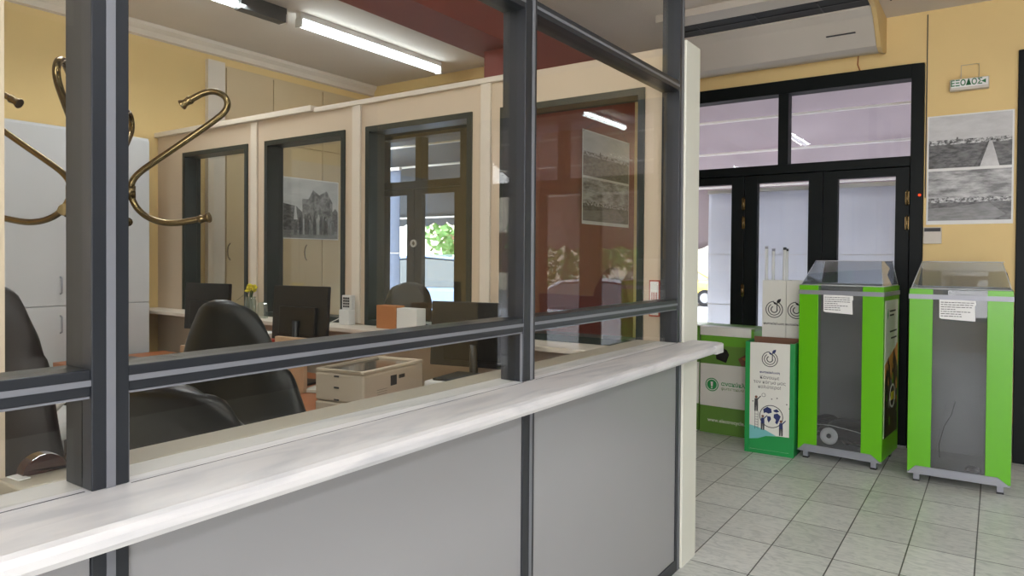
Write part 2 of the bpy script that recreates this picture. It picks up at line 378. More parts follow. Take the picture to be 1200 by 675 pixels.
for x in (-0.6, 0.78, 2.16, 3.53): f.box(x, x+0.07, -2.82, -2.74, 0.5, 3.0)
for z in (0.5, 2.93): f.box(-0.53, 3.53, -2.82, -2.74, z, z+0.07)
f.build('window_frame', 'darkgreen', w)
b = MB().box(4.0, 4.2, -2.7, YF, 0, H); S(b.build('wall_right', 'sidewall'), 'grey painted side wall of the lobby', 'wall')
# red wall and beam
b = MB().box(-3.34, -2.98, 4.42, YF, 0, 3.12); S(b.build('wall_red', 'red'), 'brick red wall block beyond the office window', 'wall')
b = MB().box(-3.45, -3.06, -2.7, YF, 3.121, H); S(b.build('trim_1', 'red'), 'brick red ceiling beam running over the office', 'beam')
# cornice on the left wall and side pilasters
b = MB().prism([(XS, 3.355), (XS+0.03, 3.365), (XS+0.035, 3.41), (XS+0.07, 3.44), (XS+0.075, H), (XS, H)], 'y', -2.7, YG)
S(b.build('trim_2', 'trim'), 'moulded off white cornice along the left wall', 'cornice')
b = MB().box(-6.0, -3.34, YG-0.06, YG, 3.36, H); S(b.build('trim_3', 'yellow'), 'yellow ceiling trim above the office street door', 'trim')
b = MB().box(XS, XS+0.05, 3.70, 3.87, 0, 3.30); S(b.build('trim_4', 'trim'), 'off white pilaster on the left wall beside the wardrobe', 'pilaster')
# inner office wall with four windows
WX = [(-5.60, -4.71), (-4.50, -3.63), (-3.43, -2.545), (-2.34, -1.455)]
b = MB(); x = XS; y0, y1 = YI, 3.38
for a, c in WX:
    b.box(x, a, y0, y1, 0, 2.535); b.box(a, c, y0, y1, 0, 1.05); b.box(a, c, y0, y1, 2.355, 2.535); x = c
b.box(x, -1.36, y0, y1, 0, 2.535)
S(b.build('wall_inner', 'cream'), 'cream inner office wall holding four dark framed windows', 'wall')
b = MB().box(-1.36, -1.24, 3.252, 3.44, 0, 2.555)
S(b.build('wall_end', 'endwall', bevel=0.004), 'pale ivory end post of the inner wall beside the counter', 'wall')
b = MB().box(-5.30+1.6, -1.36, YI-0.022, YI-0.001, 2.50, 2.537)
b = MB(); b.box(XS, -3.95, YI-0.035, YI+0.14, 2.515, 2.555); b.box(-3.93, -2.30, YI-0.022, YI+0.13, 2.505, 2.537)
S(b.build('trim_5', 'trim', bevel=0.003), 'off white capping rail along the top of the inner wall', 'trim')
for i, (xa, xb) in enumerate(((-4.66, -4.585), (-3.55, -3.475), (-2.475, -2.405))):
    b = MB().box(xa, xb, YI-0.018, YI-0.001, 1.06, 2.505)
    S(b.build('trim_%d' % (6+i), 'trim', bevel=0.003), 'off white vertical cover strip %s' % ('right of the first inner window', 'right of the second inner window', 'right of the third inner window')[i], 'trim')
b = MB().box(XS, -1.37, 3.03, YI-0.001, 1.022, 1.05)
S(b.build('window_sill', 'trim', bevel=0.004), 'long off white sill under the inner office windows', 'sill')
for i, (a, c) in enumerate(WX):
    w = struct('window_%d' % (i+1), ('first inner window from the left, dark frame over beige wardrobe', 'second inner window, dark frame with a grey photo behind it',
               'third inner window showing the street door and trees', 'fourth inner window, red wall and hanging photo behind it')[i], 'window')
    f = MB(); t = 0.035; z0, z1 = 1.052, 2.355
    f.box(a, a+t, YI-0.012, YI+0.132, z0, z1).box(c-t, c, YI-0.012, YI+0.132, z0, z1).box(a+t, c-t, YI-0.012, YI+0.132, z1-t, z1).box(a+t, c-t, YI-0.012, YI+0.132, z0, z0+t)
    f.build('window_frame', 'frame_green', w)
    MB().box(a+t, c-t, YI+0.095, YI+0.101, z0+t, z1-t).build('pane', 'glass2', w)
# near end wall of the office
b = MB().box(-1.80, -1.452, 0.30, 0.512, 0, H)
S(b.build('wall_near', 'cream'), 'cream pillar at the left edge behind the glass', 'wall')

# ------------------------------------------------------------------ street doors
def door(idx, label, y, panes, jambs, trans, ztop, zhead, leaves, hinges=(), ground=0.0, m='darkgreen'):
    """panes (x0,x1) of the leaves; jambs (x0,x1); trans (x0,x1) panes over the transom bar"""
    d = struct('door_%d' % idx, label, 'door')
    x0, x1 = jambs; f = MB()
    f.box(x0, x0+0.09, y-0.03, y+0.12, 0, ztop).box(x1-0.09, x1, y-0.03, y+0.12, 0, ztop).box(x0+0.09, x1-0.09, y-0.03, y+0.12, ztop-0.11, ztop)
    f.box(x0+0.09, x1-0.09, y-0.03, y+0.12, zhead+0.07, zhead+0.15)
    pz0, pz1 = zhead+0.15, ztop-0.11
    xs = [x0+0.09]
    for a, c in trans: xs += [a, c]
    xs.append(x1-0.09)
    for i in range(0, len(xs), 2):
        if xs[i+1]-xs[i] > 0.004: f.box(xs[i], xs[i+1], y-0.02, y+0.10, pz0, pz1)
    f.build('door_frame', m, d, bevel=0.004)
    for a, c in trans: MB().box(a, c, y+0.04, y+0.045, pz0, pz1).build('pane', 'glassdoor', d)
    for (lx0, lx1), (a, c) in zip(leaves, panes):
        l = MB(); z0, z1 = 0.01, zhead+0.065; zt = zhead; zb = 0.28
        l.box(lx0+0.003, a, y-0.012, y+0.05, z0, z1).box(c, lx1-0.003, y-0.012, y+0.05, z0, z1).box(a, c, y-0.012, y+0.05, zt, z1).box(a, c, y-0.012, y+0.05, z0, zb)
        lo = l.build('door_leaf', m, d, bevel=0.003)
        MB().box(a, c, y+0.016, y+0.022, zb, zt).build('pane', 'glassdoor', lo)
    for hx, hz in hinges:
        MB().tube([(hx, y-0.036, hz-0.06), (hx, y-0.036, hz+0.06)], 0.008, seg=8).box(hx-0.014, hx+0.014, y-0.031, y-0.029, hz-0.05, hz+0.05).build('hinge', 'brass', d)
    return d
door(1, 'dark green glazed folding street doors behind the recycling bins', YF,
     [(-2.44, -2.007), (-1.778, -1.346), (-1.116, -0.685)], (-2.72, -0.493), [(-2.56, -1.603), (-1.517, -0.584)], 3.063, 2.185,
     [(-2.629, -1.893), (-1.893, -1.231), (-1.231, -0.584)], [(-1.893, 2.00), (-1.893, 1.83), (-1.893, 1.22), (-0.60, 2.00), (-0.60, 1.80)])
door(2, 'second dark street doors at the right edge of the frame', YF,
     [(0.36, 0.79), (1.02, 1.45), (1.68, 2.11)], (0.108, 2.34), [(0.20, 1.20), (1.29, 2.25)], 3.063, 2.185,
     [(0.20, 0.905), (0.905, 1.565), (1.565, 2.25)])
d3 = door(3, 'dark street door seen through the third inner window', YG,
     [(-5.94+0.08, -5.49), (-5.27, -4.80)], (-5.97, -4.62), [(-5.86, -5.36), (-5.27, -4.72)], 2.95, 2.20,
     [(-5.88, -5.38), (-5.38, -4.71)], m='darkgreen')
b = MB(); arc_band(b, -5.38, 1.655, 0.026, 0.042, 0, 2*PI, YG-0.03, YG-0.012, 'whiteplastic', 20); b.build('lock_ring', None, d3)
# ------------------------------------------------------------------ glazed partition and counter
pt = thing('glazed_partition', 'anthracite aluminium glazed partition standing over the white counter', 'partition')
YP = [(0.566, 0.628), (1.875, 1.942), (3.195, 3.25)]
for i, (y0, y1) in enumerate(YP):
    xb = -1.345 if i == 0 else -1.34
    for z0, z1 in ((0, 1.052), (1.1005, 3.46)):
        dep = (xb, XP) if z0 > 1 else (-1.34, XP)
        p = MB().box(dep[0], dep[1], y0, y1, z0, z1).build('post', 'alu', pt, bevel=0.002)
        ym = (y0+y1)/2 if i == 0 else y1-0.022
        MB().box(XP+0.0003, XP+0.002, ym-0.0075, ym+0.0075, z0, z1-0.001).build('gasket_strip', 'strip', p)
BAYS = [(-1.2, YP[0][0]), (YP[0][1], YP[1][0]), (YP[1][1], YP[2][0])]
XG = XP-0.032
for i, (y0, y1) in enumerate(BAYS):
    for zc in (1.284, 2.322):
        rl = MB().box(-1.34, XP-0.003, y0, y1, zc-0.0225, zc+0.0225).build('rail', 'alu', pt, bevel=0.002)
        MB().box(XP-0.0028, XP-0.001, y0, y1, zc-0.005, zc+0.005).build('gasket_strip', 'strip', rl)
        if zc < 2: MB().box(XP-0.010, XP-0.0045, y0+0.001, y1-0.001, zc-0.0265, zc-0.0227).build('gasket_strip', 'strip', rl)
    for z0, z1 in ((1.1005, 1.2615), (1.3065, 2.2995), (2.3445, 3.46)):
        MB().box(XG-0.004, XG, y0, y1, z0, z1).build('glass_pane', 'glass', pt)
    MB().box(-1.30, XP-0.006, y0+0.001, y1-0.001, 0.055, 1.052).build('lower_panel', 'panel', pt)
    MB().box(-1.30, XP, y0, y1, 0, 0.055).build('base_rail', 'alu', pt)
for i, (y0, y1) in enumerate(YP[:2]):
    for zz in (y1+0.0015, ):
        MB().box(XP-0.012, XP-0.005, y1, y1+0.003, 1.1005, 1.256).build('gasket_strip', 'strip', pt)
MB().box(XP-0.012, XP-0.004, YP[1][0]-0.003, YP[1][0], 1.1005, 1.256).build('gasket_strip', 'strip', pt)
ct = thing('counter_shelf', 'long white marble patterned counter shelf with rounded front edge', 'counter')
b = MB().prism([(-1.357, 1.06), (-1.080, 1.06), (-1.068, 1.064), (-1.062, 1.074), (-1.062, 1.086), (-1.068, 1.096), (-1.080, 1.10), (-1.357, 1.10)], 'y', -1.2, 3.20)
b.prism([(-1.235, 3.20), (-1.062, 3.20), (-1.062, 3.30), (-1.085, 3.345), (-1.12, 3.36), (-1.235, 3.36)], 'z', 1.06, 1.10)
co = b.build('worktop', 'marble', ct)
for p in co.data.polygons: p.use_smooth = False
MB().box(-1.46, -1.358, 0.5, 3.20, 1.05, 1.101).build('inner_ledge', 'ledge', ct, bevel=0.003)
MB().box(-1.2625, -1.2605, -1.2, 0.56, 1.0995, 1.1008).box(-1.2475, -1.246, 0.63, 1.873, 1.0995, 1.1006).box(-1.2475, -1.246, 1.944, 3.19, 1.0995, 1.1006).build('seam', 'ink', ct)

# ------------------------------------------------------------------ recycling bins
def make_bin(label, loc, rz):
    t = thing('recycling_bin', label, 'recycling bin', loc, rz, 'lime green recycling bins by the street door')
    w, d, h = 0.58, 0.52, 1.31
    pn = 0.138
    for x0, x1 in ((0.0, pn), (w-pn, w)):
        MB().box(x0, x1, 0, 0.012, 0.065, h).build('front_panel', 'lime', t, bevel=0.002)
    MB().box(pn, w-pn, 0.003, 0.008, 0.10, h-0.004).build('front_window', 'acrylicgrey', t)
    for x0, x1 in ((0.0, 0.012), (w-0.012, w)):
        MB().box(x0, x1, 0.0125, d, 0.065, h).build('side_panel', 'lime', t)
    MB().box(0.0125, w-0.0125, d-0.012, d, 0.065, h).build('back_panel', 'greyback', t)
    MB().box(0.0125, w-0.0125, 0.0125, d-0.0125, 0.10, 0.11).build('bottom_panel', 'greyback', t)
    # grey band around, near the top
    b = MB().box(-0.004, w+0.004, -0.004, -0.0003, h-0.068, h-0.036).box(w+0.0003, w+0.004, -0.0003, d, h-0.068, h-0.036).box(-0.004, -0.0003, -0.0003, d, h-0.068, h-0.036)
    b.build('side_band', 'greymetal', t)
    b = MB().prism([(0.0, 0.055), (w, 0.055), (w-0.07, 0.108), (0.05, 0.108)], 'y', -0.012, -0.001)
    b.box(0, w, -0.001, 0.03, 0.052, 0.064); b.build('base_bar', 'greymetal', t)
    for x in (0.055, w-0.055):
        for y in (0.03, d-0.04):
            l = MB().box(x-0.018, x+0.018, y-0.018, y+0.018, 0.012, 0.064).build('leg', 'greymetal', t)
            MB().box(x-0.02, x+0.02, y-0.02, y+0.02, 0.0, 0.012).build('rubber_foot', 'black', l)
    # clear sloping hood
    hz = 1.495
    A = [(0.01, 0.01), (w-0.01, 0.01), (w-0.01, d-0.01), (0.01, d-0.01)]
    B = [(0.06, 0.20), (w-0.06, 0.20), (w-0.045, d-0.03), (0.045, d-0.03)]
    b = MB(); bm = b.bm
    va = [bm.verts.new((x, y, h+0.002)) for x, y in A]; vb = [bm.verts.new((x, y, hz)) for x, y in B]
    for i in range(4): bm.faces.new((va[i], va[(i+1) % 4], vb[(i+1) % 4], vb[i]))
    bm.faces.new(vb)
    hood = b.build('clear_hood', 'acrylic', t, solid=0.004)
    b = MB()
    for i in range(4):
        b.tube([Vector((*A[i], h+0.004)), Vector((*B[i], hz))], 0.0022, seg=6)
        b.tube([Vector((*B[i], hz)), Vector((*B[(i+1) % 4], hz))], 0.0028, seg=6)
        b.tube([Vector((*A[i], h+0.004)), Vector((*A[(i+1) % 4], h+0.004))], 0.004, seg=6)
    b.build('hood_edge', 'cabinet', hood)
    # paper notice
    n = MB().prism([(0.175, h-0.065), (0.378, h-0.07), (0.381, h-0.098), (0.374, h-0.104), (0.378, h-0.205), (0.19, h-0.196), (0.176, h-0.19)], 'y', -0.0028, -0.0008).build('paper_notice', 'paper', t)
    b = MB(); ln = (0.185, 0.18, 0.175, 0.09, 0.165, 0.12, 0.12)
    for k, L_ in enumerate(ln):
        z = h-0.085-k*0.0152
        x = 0.184
        while x < 0.184+L_-0.01:
            wd = random.uniform(0.008, 0.026); e = min(x+wd, 0.184+L_)
            b.box(x, e, -0.0034, -0.0029, z-0.0022, z+0.0022); x = e+0.004
    b.build('printed_lines', 'ink', n)
    # artwork on the right side
    s = MB().box(w+0.0002, w+0.002, 0.05, d-0.05, 0.22, 1.21).build('side_artwork', 'cartonwhite', t)
    b = MB(); X0, X1 = w+0.0021, w+0.003
    b.prism([(0.05, 0.75), (d-0.05, 0.88), (d-0.05, 0.60), (0.05, 0.45)], 'x', X0, X1, 'orange')
    b.prism([(0.05, 0.62), (0.16, 0.80), (0.25, 0.62), (0.34, 0.84), (d-0.05, 0.70), (d-0.05, 0.22), (0.05, 0.22)], 'x', X1, X1+0.0008, 'black')
    rr = random.Random(5)
    for k in range(26):
        y = rr.uniform(0.07, d-0.07); z = rr.uniform(0.30, 0.74); q = rr.uniform(0.01, 0.03)
        a = rr.uniform(0, 3)
        b.prism([(y+q*math.cos(a+j*2*PI/5), z+2*q*math.sin(a+j*2*PI/5)) for j in range(5)], 'x', X1+0.0008, X1+0.0012, rr.choice(['greymetal', 'charcoal', 'charcoal', 'orange', 'leafgreen']))
    for k in range(16):
        a0 = k*2*PI/16; a1 = a0+2*PI/16; cy_, cz_ = 0.30, 0.50
        b.prism([(cy_+0.075*math.cos(a0), cz_+0.075*math.sin(a0)), (cy_+0.09*math.cos(a0), cz_+0.09*math.sin(a0)), (cy_+0.09*math.cos(a1), cz_+0.09*math.sin(a1)), (cy_+0.075*math.cos(a1), cz_+0.075*math.sin(a1))], 'x', X1+0.0012, X1+0.0018, 'whiteplastic')
    b.prism([(0.25, 0.47), (0.35, 0.47), (0.35, 0.53), (0.25, 0.53)], 'x', X1+0.0012, X1+0.0018, 'yellowprint')
    b.prism([(0.12, 1.07), (0.15, 1.10), (0.135, 1.15), (0.11, 1.11)], 'x', X0, X1, 'green')
    for k, (z, a, c) in enumerate(((1.13, 0.19, 0.38), (1.10, 0.19, 0.33), (0.98, 0.20, 0.42), (0.93, 0.24, 0.42))):
        b.box(X0, X1, a, c, z-0.006, z+0.006, 'ink')
    b.build('printed_picture', None, s)
    return t
bin1 = make_bin('lime green recycling bin nearest the white display box, white reel lying inside', (-1.238, 5.635, 0), math.radians(-5))
bin2 = make_bin('lime green recycling bin at the right, in front of the twin landscape prints', (-0.492, 5.48, 0), math.radians(0.5))
def at_bin(bn, x, y, z): return (bn.matrix_basis if False else Matrix.Translation(bn.location) @ Matrix.Rotation(bn.rotation_euler.z, 4, 'Z')) @ Vector((x, y, z))
# contents of the first bin
t = thing('cable_reel', 'round white reel lying behind the window of the left bin', 'reel', at_bin(bin1, 0.205, 0.075, 0.176), bin1.rotation_euler.z)
b = MB(); b.lathe([(0.016, -0.004), (0.062, -0.004), (0.064, 0.0), (0.062, 0.004), (0.016, 0.004), (0.016, -0.004)], seg=28)
o = b.build('reel_disc', 'paper', t); o.rotation_euler = (PI/2-0.15, 0, 0)
b = MB(); b.lathe([(0.0, 0.0055), (0.017, 0.0055), (0.017, -0.03), (0.0, -0.03)], seg=20); o = b.build('reel_hub', 'black', t); o.rotation_euler = (PI/2-0.15, 0, 0)
rr = random.Random(3); b = MB()
for k in range(34):
    x = rr.uniform(0.05, 0.53); y = rr.uniform(0.16, 0.45); z = 0.13+rr.uniform(0, 0.10)
    pts = []
    a = rr.uniform(0, 6.28)
    for j in range(12):
        pts.append((min(0.55, max(0.03, x+0.10*math.cos(a+j*0.55)*(1+0.1*j*0.3))), min(0.47, max(0.155, y+0.08*math.sin(a+j*0.5))), z+0.02*math.sin(j)))
    b.tube(pts, rr.uniform(0.006, 0.014), seg=6)
b.blob((0.33, 0.29, 0.19), 0.20, 0.15, 0.085, seg=14, rings=8, sq=0.8)
o = b.build('cable_heap', 'black'); o.location = bin1.location; o.rotation_euler = bin1.rotation_euler
tag(o, 'dark heap of old cables at the bottom of the left bin', 'cables', kind='stuff')
b = MB(); b.tube([(0.06, 0.14, 0.235), (0.2, 0.135, 0.245), (0.36, 0.14, 0.225), (0.5, 0.15, 0.2)], 0.003, seg=6)
o = b.build('electric_flex', 'whiteplastic'); o.location = bin1.location; o.rotation_euler = bin1.rotation_euler
tag(o, 'thin white cord lying over dark cables in the left bin', 'cord')
b = MB(); b.prism([(0.33, 0.1115), (0.42, 0.1115), (0.40, 0.127), (0.35, 0.131)], 'y', 0.05, 0.12)
o = b.build('small_battery_pack', 'black'); o.location = bin2.location; o.rotation_euler = bin2.rotation_euler
tag(o, 'small black electronic scrap at the bottom of the right bin', 'scrap')
b = MB(); b.tube([(0.185, 0.10, 0.16), (0.18, 0.10, 0.25), (0.21, 0.10, 0.38), (0.25, 0.11, 0.46), (0.27, 0.12, 0.55)], 0.0025, seg=6)
o = b.build('thin_cable', 'charcoal'); o.location = bin2.location; o.rotation_euler = bin2.rotation_euler
tag(o, 'thin dark cable hanging inside the right bin', 'cable')

# ------------------------------------------------------------------ swirl logo used on the cartons
def swirl(name, parent, cx, cz, r, y, m, leafm):
    b = MB(); y0, y1 = y-0.0008, y
    arc_band(b, cx, cz, r*0.90, r, 0.35*PI+0.5, 0.5*PI+2*PI-0.45, y0, y1, m)
    arc_band(b, cx, cz, r*0.62, r*0.72, 0.5*PI+0.55, 0.5*PI+2*PI-0.25, y0, y1, m)
    arc_band(b, cx, cz, r*0.30, r*0.42, 0.5*PI+0.4, 0.5*PI+2*PI-1.6, y0, y1, m, 16)
    b.prism([(cx+r*0.26, cz-r*0.12), (cx+r*0.38, cz-r*0.10), (cx+r*0.36, cz+r*0.75), (cx+r*0.26, cz+r*0.75)], 'y', y0, y1, m)
    def leaf(px, pz, ang, L_):
        ca, sa = math.cos(ang), math.sin(ang); pts = []
        for u, v in ((0, 0), (0.3, 0.26), (0.65, 0.26), (1, 0), (0.65, -0.2), (0.3, -0.2)):
            pts.append((px+(u*ca-v*sa)*L_, pz+(u*sa+v*ca)*L_))
        b.prism(pts, 'y', y0, y1, leafm)
    leaf(cx+r*0.30, cz+r*0.70, 0.9, r*0.75); leaf(cx+r*0.30, cz+r*0.62, 2.6, r*0.5)
    return b.build(name, None, parent)
# display box
t = thing('display_box', 'white and green cardboard collection box printed with a globe and Greek slogan', 'collection box', (-1.612, 5.545, 0), math.radians(2))
w, d, h = 0.365, 0.24, 0.862
b = MB(); b.box(0.0, 0.035, 0, 0.03, 0.0, h).box(w-0.035, w, 0, 0.03, 0.0, h).build('corner_post', 'green', t)
fr = MB().box(0.0352, w-0.0352, 0.004, 0.012, 0.03, h-0.004).build('front_sheet', 'cartonwhite', t)
MB().box(0.0352, w-0.0352, 0.002, 0.012, 0.0, 0.0299).build('bottom_rail', 'green', t)
for x0, x1 in ((0, 0.010), (w-0.010, w)): MB().box(x0, x1, 0.0305, d, 0, h).build('side_sheet', 'green', t)
MB().box(0.0105, w-0.0105, d-0.01, d, 0, h+0.02).build('back_sheet', 'card_rim', t)
MB().box(0.0105, w-0.0105, 0.0305, d-0.0105, 0.10, 0.11).build('inner_tray', 'card_rim', t)
y = 0.004
b = MB()
b.prism([(0.0355, 0.031), (w-0.0355, 0.031), (w-0.0355, 0.150), (0.25, 0.150), (0.16, 0.140), (0.10, 0.115), (0.0355, 0.105)], 'y', y-0.0010, y-0.0004, 'green')
b.prism([(0.0355, 0.105), (0.10, 0.115), (0.16, 0.140), (0.235, 0.150), (0.16, 0.185), (0.09, 0.205), (0.0355, 0.215)], 'y', y-0.0009, y-0.0003, 'teal')
b.build('ground_print', None, fr)
swirl('swirl_logo', fr, w/2, 0.735, 0.060, y, 'ink', 'navy')
text('lettering', 'φωτοκύκλωση', 0.022, 'navy', fr, (w/2, y-0.0005, 0.632), bold=0.0006)
text('lettering', 'Κάνουμε\nτον κόσμο μας\nκαλύτερο!', 0.035, 'ink', fr, (w/2, y-0.0005, 0.555))
b = MB(); gx, gz, gr = w/2+0.015, 0.295, 0.088
arc_band(b, gx, gz, gr-0.006, gr, 0, 2*PI, y-0.0010, y-0.0004, 'ink')
conts = [[(-0.06, 0.05), (-0.03, 0.072), (0.0, 0.06), (0.004, 0.03), (-0.02, 0.02), (-0.04, 0.028), (-0.055, 0.02)],
         [(-0.03, 0.0), (-0.005, 0.0), (0.0, -0.02), (-0.018, -0.05), (-0.028, -0.03)],
         [(0.02, 0.02), (0.045, 0.03), (0.07, 0.01), (0.06, -0.02), (0.045, -0.055), (0.03, -0.045), (0.035, -0.02), (0.018, -0.005)],
         [(0.015, 0.05), (0.04, 0.062), (0.06, 0.045), (0.04, 0.035), (0.02, 0.04)]]
for c_ in conts: b.prism([(gx+p, gz+q) for p, q in c_], 'y', y-0.0012, y-0.0005, 'navy')
def mini(x, z, s, col):
    b.prism(disc_pts(x, z+s*0.92, s*0.09, 10), 'y', y-0.0014, y-0.0006, 'card_rim')
    b.prism([(x-s*.12, z+s*.45), (x+s*.12, z+s*.45), (x+s*.10, z+s*.82), (x-s*.10, z+s*.82)], 'y', y-0.0014, y-0.0006, col)
    b.prism([(x-s*.11, z), (x-s*.02, z), (x, z+s*.45), (x-s*.12, z+s*.45)], 'y', y-0.0014, y-0.0006, 'ink')
    b.prism([(x+s*.02, z), (x+s*.11, z), (x+s*.12, z+s*.45), (x, z+s*.45)], 'y', y-0.0014, y-0.0006, 'ink')
    b.prism([(x+s*.08, z+s*.72), (x+s*.30, z+s*.98), (x+s*.26, z+s*1.02), (x+s*.05, z+s*.80)], 'y', y-0.0014, y-0.0006, col)
mini(0.085, 0.325, 0.12, 'ink'); mini(0.135, 0.185, 0.115, 'navy'); mini(w-0.095, 0.155, 0.12, 'navy')
for x in (0.075, 0.098): b.box(x, x+0.003, y-0.0010, y-0.0004, 0.185, 0.325, 'ink')
for k in range(6): b.box(0.078, 0.098, y-0.0010, y-0.0004, 0.20+k*0.02, 0.203+k*0.02, 'ink')
for (x, z) in ((0.06, 0.40), (0.20, 0.43), (0.24, 0.44), (0.31, 0.40), (0.33, 0.37)):
    b.prism(disc_pts(x, z, 0.005, 8), 'y', y-0.0010, y-0.0004, 'ink')
arc_band(b, 0.14, 0.455, 0.012, 0.015, 0, 2*PI, y-0.0010, y-0.0004, 'ink', 14)
b.build('globe_print', None, fr)
# tube cartons standing behind the display box
def tube_carton(label, x, w=0.183):
    t = thing('tube_carton', label, 'carton', (x, 5.845, 0), 0, 'tall white tube collection cartons')
    d, h = 0.17, 1.335
    f = MB().box(0, w, 0, 0.005, 0, h).build('front_sheet', 'cartonwhite', t)
    b = MB(); b.box(0, 0.005, 0.0052, d, 0, h).box(w-0.005, w, 0.0052, d, 0, h).box(0.0052, w-0.0052, d-0.005, d, 0, h).box(0.0052, w-0.0052, 0.0052, d-0.0052, 0.01, 0.015)
    b.build('side_sheets', 'cartonwhite', t)
    swirl('swirl_logo', f, w/2+0.002, 1.10, 0.068, -0.0002, 'ink', 'black')
    text('lettering', 'φωτοκύκλωση', 0.024, 'ink', f, (w/2, -0.0006, 0.985), bold=0.0006)
    return t
tube_carton('tall white tube carton with swirl logo, left of the two behind the box', -1.568)
tube_carton('tall white tube carton partly hidden by the left green bin', -1.382, 0.150)
def tube_lamp(label, x, y, dx, dz, L_, capcol='steel'):
    t = thing('fluorescent_tube', label, 'tube', (x, y, 0.03), 0, 'used tubes standing in the carton')
    top = Vector((dx, dz, L_)); n = top.normalized()
    MB().tube([n*0.02, n*(top.length-0.02)], 0.0125, seg=10).build('glass_tube', 'tubeoff', t)
    for a, c in ((0, 0.0199), (top.length-0.0199, top.length)):
        e = MB().tube([n*a, n*c], 0.013, seg=10).build('end_cap', capcol, t)
    return t
tube_lamp('white fluorescent tube, leftmost of those standing in the carton', -1.535, 5.875, -0.018, 0.02, 1.58)
tube_lamp('fluorescent tube just right of the leftmost one in the carton', -1.502, 5.90, -0.005, 0.03, 1.56, 'greymetal')
tube_lamp('fluorescent tube at the carton\'s right side with grey cap', -1.432, 5.875, 0.022, 0.02, 1.57, 'charcoal')
tube_lamp('fluorescent tube, rightmost of those standing in the carton', -1.408, 5.91, 0.006, 0.02, 1.56, 'charcoal')
# green carton
def green_carton(label, x, y, rz, full=True):
    t = thing('battery_carton', label, 'carton', (x, y, 0), rz, 'green and white recycling cartons by the door')
    w, d, h = 0.46, 0.34, 0.90
    bd = MB().box(0, w, 0, d, 0, h).build('carton_body', 'leafgreen', t, bevel=0.003)
    b = MB(); e = 0.001
    b.box(0.001, w-0.001, -e, -0.0003, 0.60, 0.76, 'olive').box(0.001, w-0.001, -e, -0.0003, 0.235, 0.60-0.001, 'cartonwhite').box(0.001, w-0.001, -e, -0.0003, 0.002, 0.234, 'olive')
    b.box(-e, -0.0003, 0.001, d-0.001, 0.235, 0.599, 'cartonwhite')
    b.build('print_bands', None, bd)
    if full:
        b = MB(); arc_band(b, 0.105, 0.42, 0.050, 0.058, 0, 2*PI, -0.0018, -0.0011, 'green')
        b.prism(disc_pts(0.105, 0.42, 0.043), 'y', -0.0018, -0.0011, 'green')
        b.prism([(0.098, 0.405), (0.112, 0.405), (0.116, 0.445), (0.094, 0.445)], 'y', -0.0024, -0.0019, 'cartonwhite'); b.prism(disc_pts(0.105, 0.393, 0.007, 10), 'y', -0.0024, -0.0019, 'cartonwhite')
        b.build('round_emblem', None, bd)
        text('lettering', 'ανακύκλωση', 0.05, 'green', bd, (0.185, -0.0014, 0.435), align='LEFT', bold=0.0008)
        text('lettering', 'φωτιστικών', 0.036, 'olive', bd, (0.185, -0.0014, 0.395), align='LEFT')
        text('lettering', 'www.electrocycle.gr', 0.043, 'cartonwhite', bd, (0.07, -0.0014, 0.115), align='LEFT', bold=0.0006)
        b = MB(); T = Matrix.Translation((0.19, 0, 0.69)) @ Matrix.Rotation(0.35, 4, 'Y')
        b.prism([(-0.15, 0.03), (-0.07, 0.035), (-0.06, 0.055), (0.03, 0.05), (0.06, 0.02), (0.06, -0.055), (-0.03, -0.06), (-0.05, -0.02), (-0.14, -0.01)], 'y', -0.0022, -0.0011, 'black', T)
        b.prism([(-0.02, 0.03), (0.05, 0.01), (0.045, -0.04), (-0.02, -0.03)], 'y', -0.0030, -0.0023, 'charcoal', T)
        b.prism([(0.33, 0.66), (0.39, 0.70), (0.44, 0.68), (0.44, 0.62), (0.36, 0.60)], 'y', -0.0022, -0.0011, 'shutter'); b.prism([(0.36, 0.665), (0.40, 0.685), (0.425, 0.675), (0.385, 0.65)], 'y', -0.0030, -0.0023, 'cardboard')
        b.build('power_tool_print', None, bd)
    lid = MB().box(-0.008, w+0.008, -0.008, d+0.008, h+0.001, h+0.018).build('lid', 'olive', t)
    MB().box(0.0, w-0.02, -0.011, -0.0083, h-0.055, h+0.018).box(0.0, w-0.02, -0.011, 0.10, h+0.0185, h+0.02).build('paper_tape', 'cartonwhite', lid)
    return t
green_carton('green and white carton with a power tool picture beside the globe box', -2.118, 5.955, math.radians(-2))
green_carton('green and white carton mostly hidden behind the ivory wall end', -2.60, 5.99, 0, False)

# ------------------------------------------------------------------ air conditioner
t = thing('air_conditioner', 'long yellowed ceiling air conditioner above the street doors', 'air conditioner', (0, 0, 0))
xa, xb = -2.30, -0.80
b = MB().prism([(5.34, H-0.002), (5.34, 3.41), (5.53, 3.402), (5.53, 3.416), (5.82, 3.410), (5.82, 3.388), (5.90, 3.345), (6.00, 3.27), (6.12, 3.175), (6.22, 3.155), (6.40, 3.185), (6.425, 3.21), (6.425, H-0.002)], 'x', xa, xb)
bd = b.build('body', 'acwhite', t)
MB().prism([(5.325, H-0.002), (5.325, 3.40), (5.53, 3.390), (5.80, 3.376), (5.90, 3.335), (6.00, 3.258), (6.12, 3.163), (6.22, 3.143), (6.41, 3.175), (6.427, 3.20), (6.427, H-0.002)], 'x', xb+0.0005, xb+0.035).build('end_cap', 'acside', t, bevel=0.006)
s = MB().box(xa+0.02, xb-0.01, 5.531, 5.819, 3.400, 3.4095).build('air_slot', 'darkslot', t)
b = MB(); b.box(xa+0.03, xb-0.02, 5.66, 5.675, 3.394, 3.3995)
for k in range(4): b.box(xa+0.25+k*0.46, xa+0.26+k*0.46, 5.56, 5.80, 3.396, 3.3995)
b.build('louvre', 'charcoal', s)
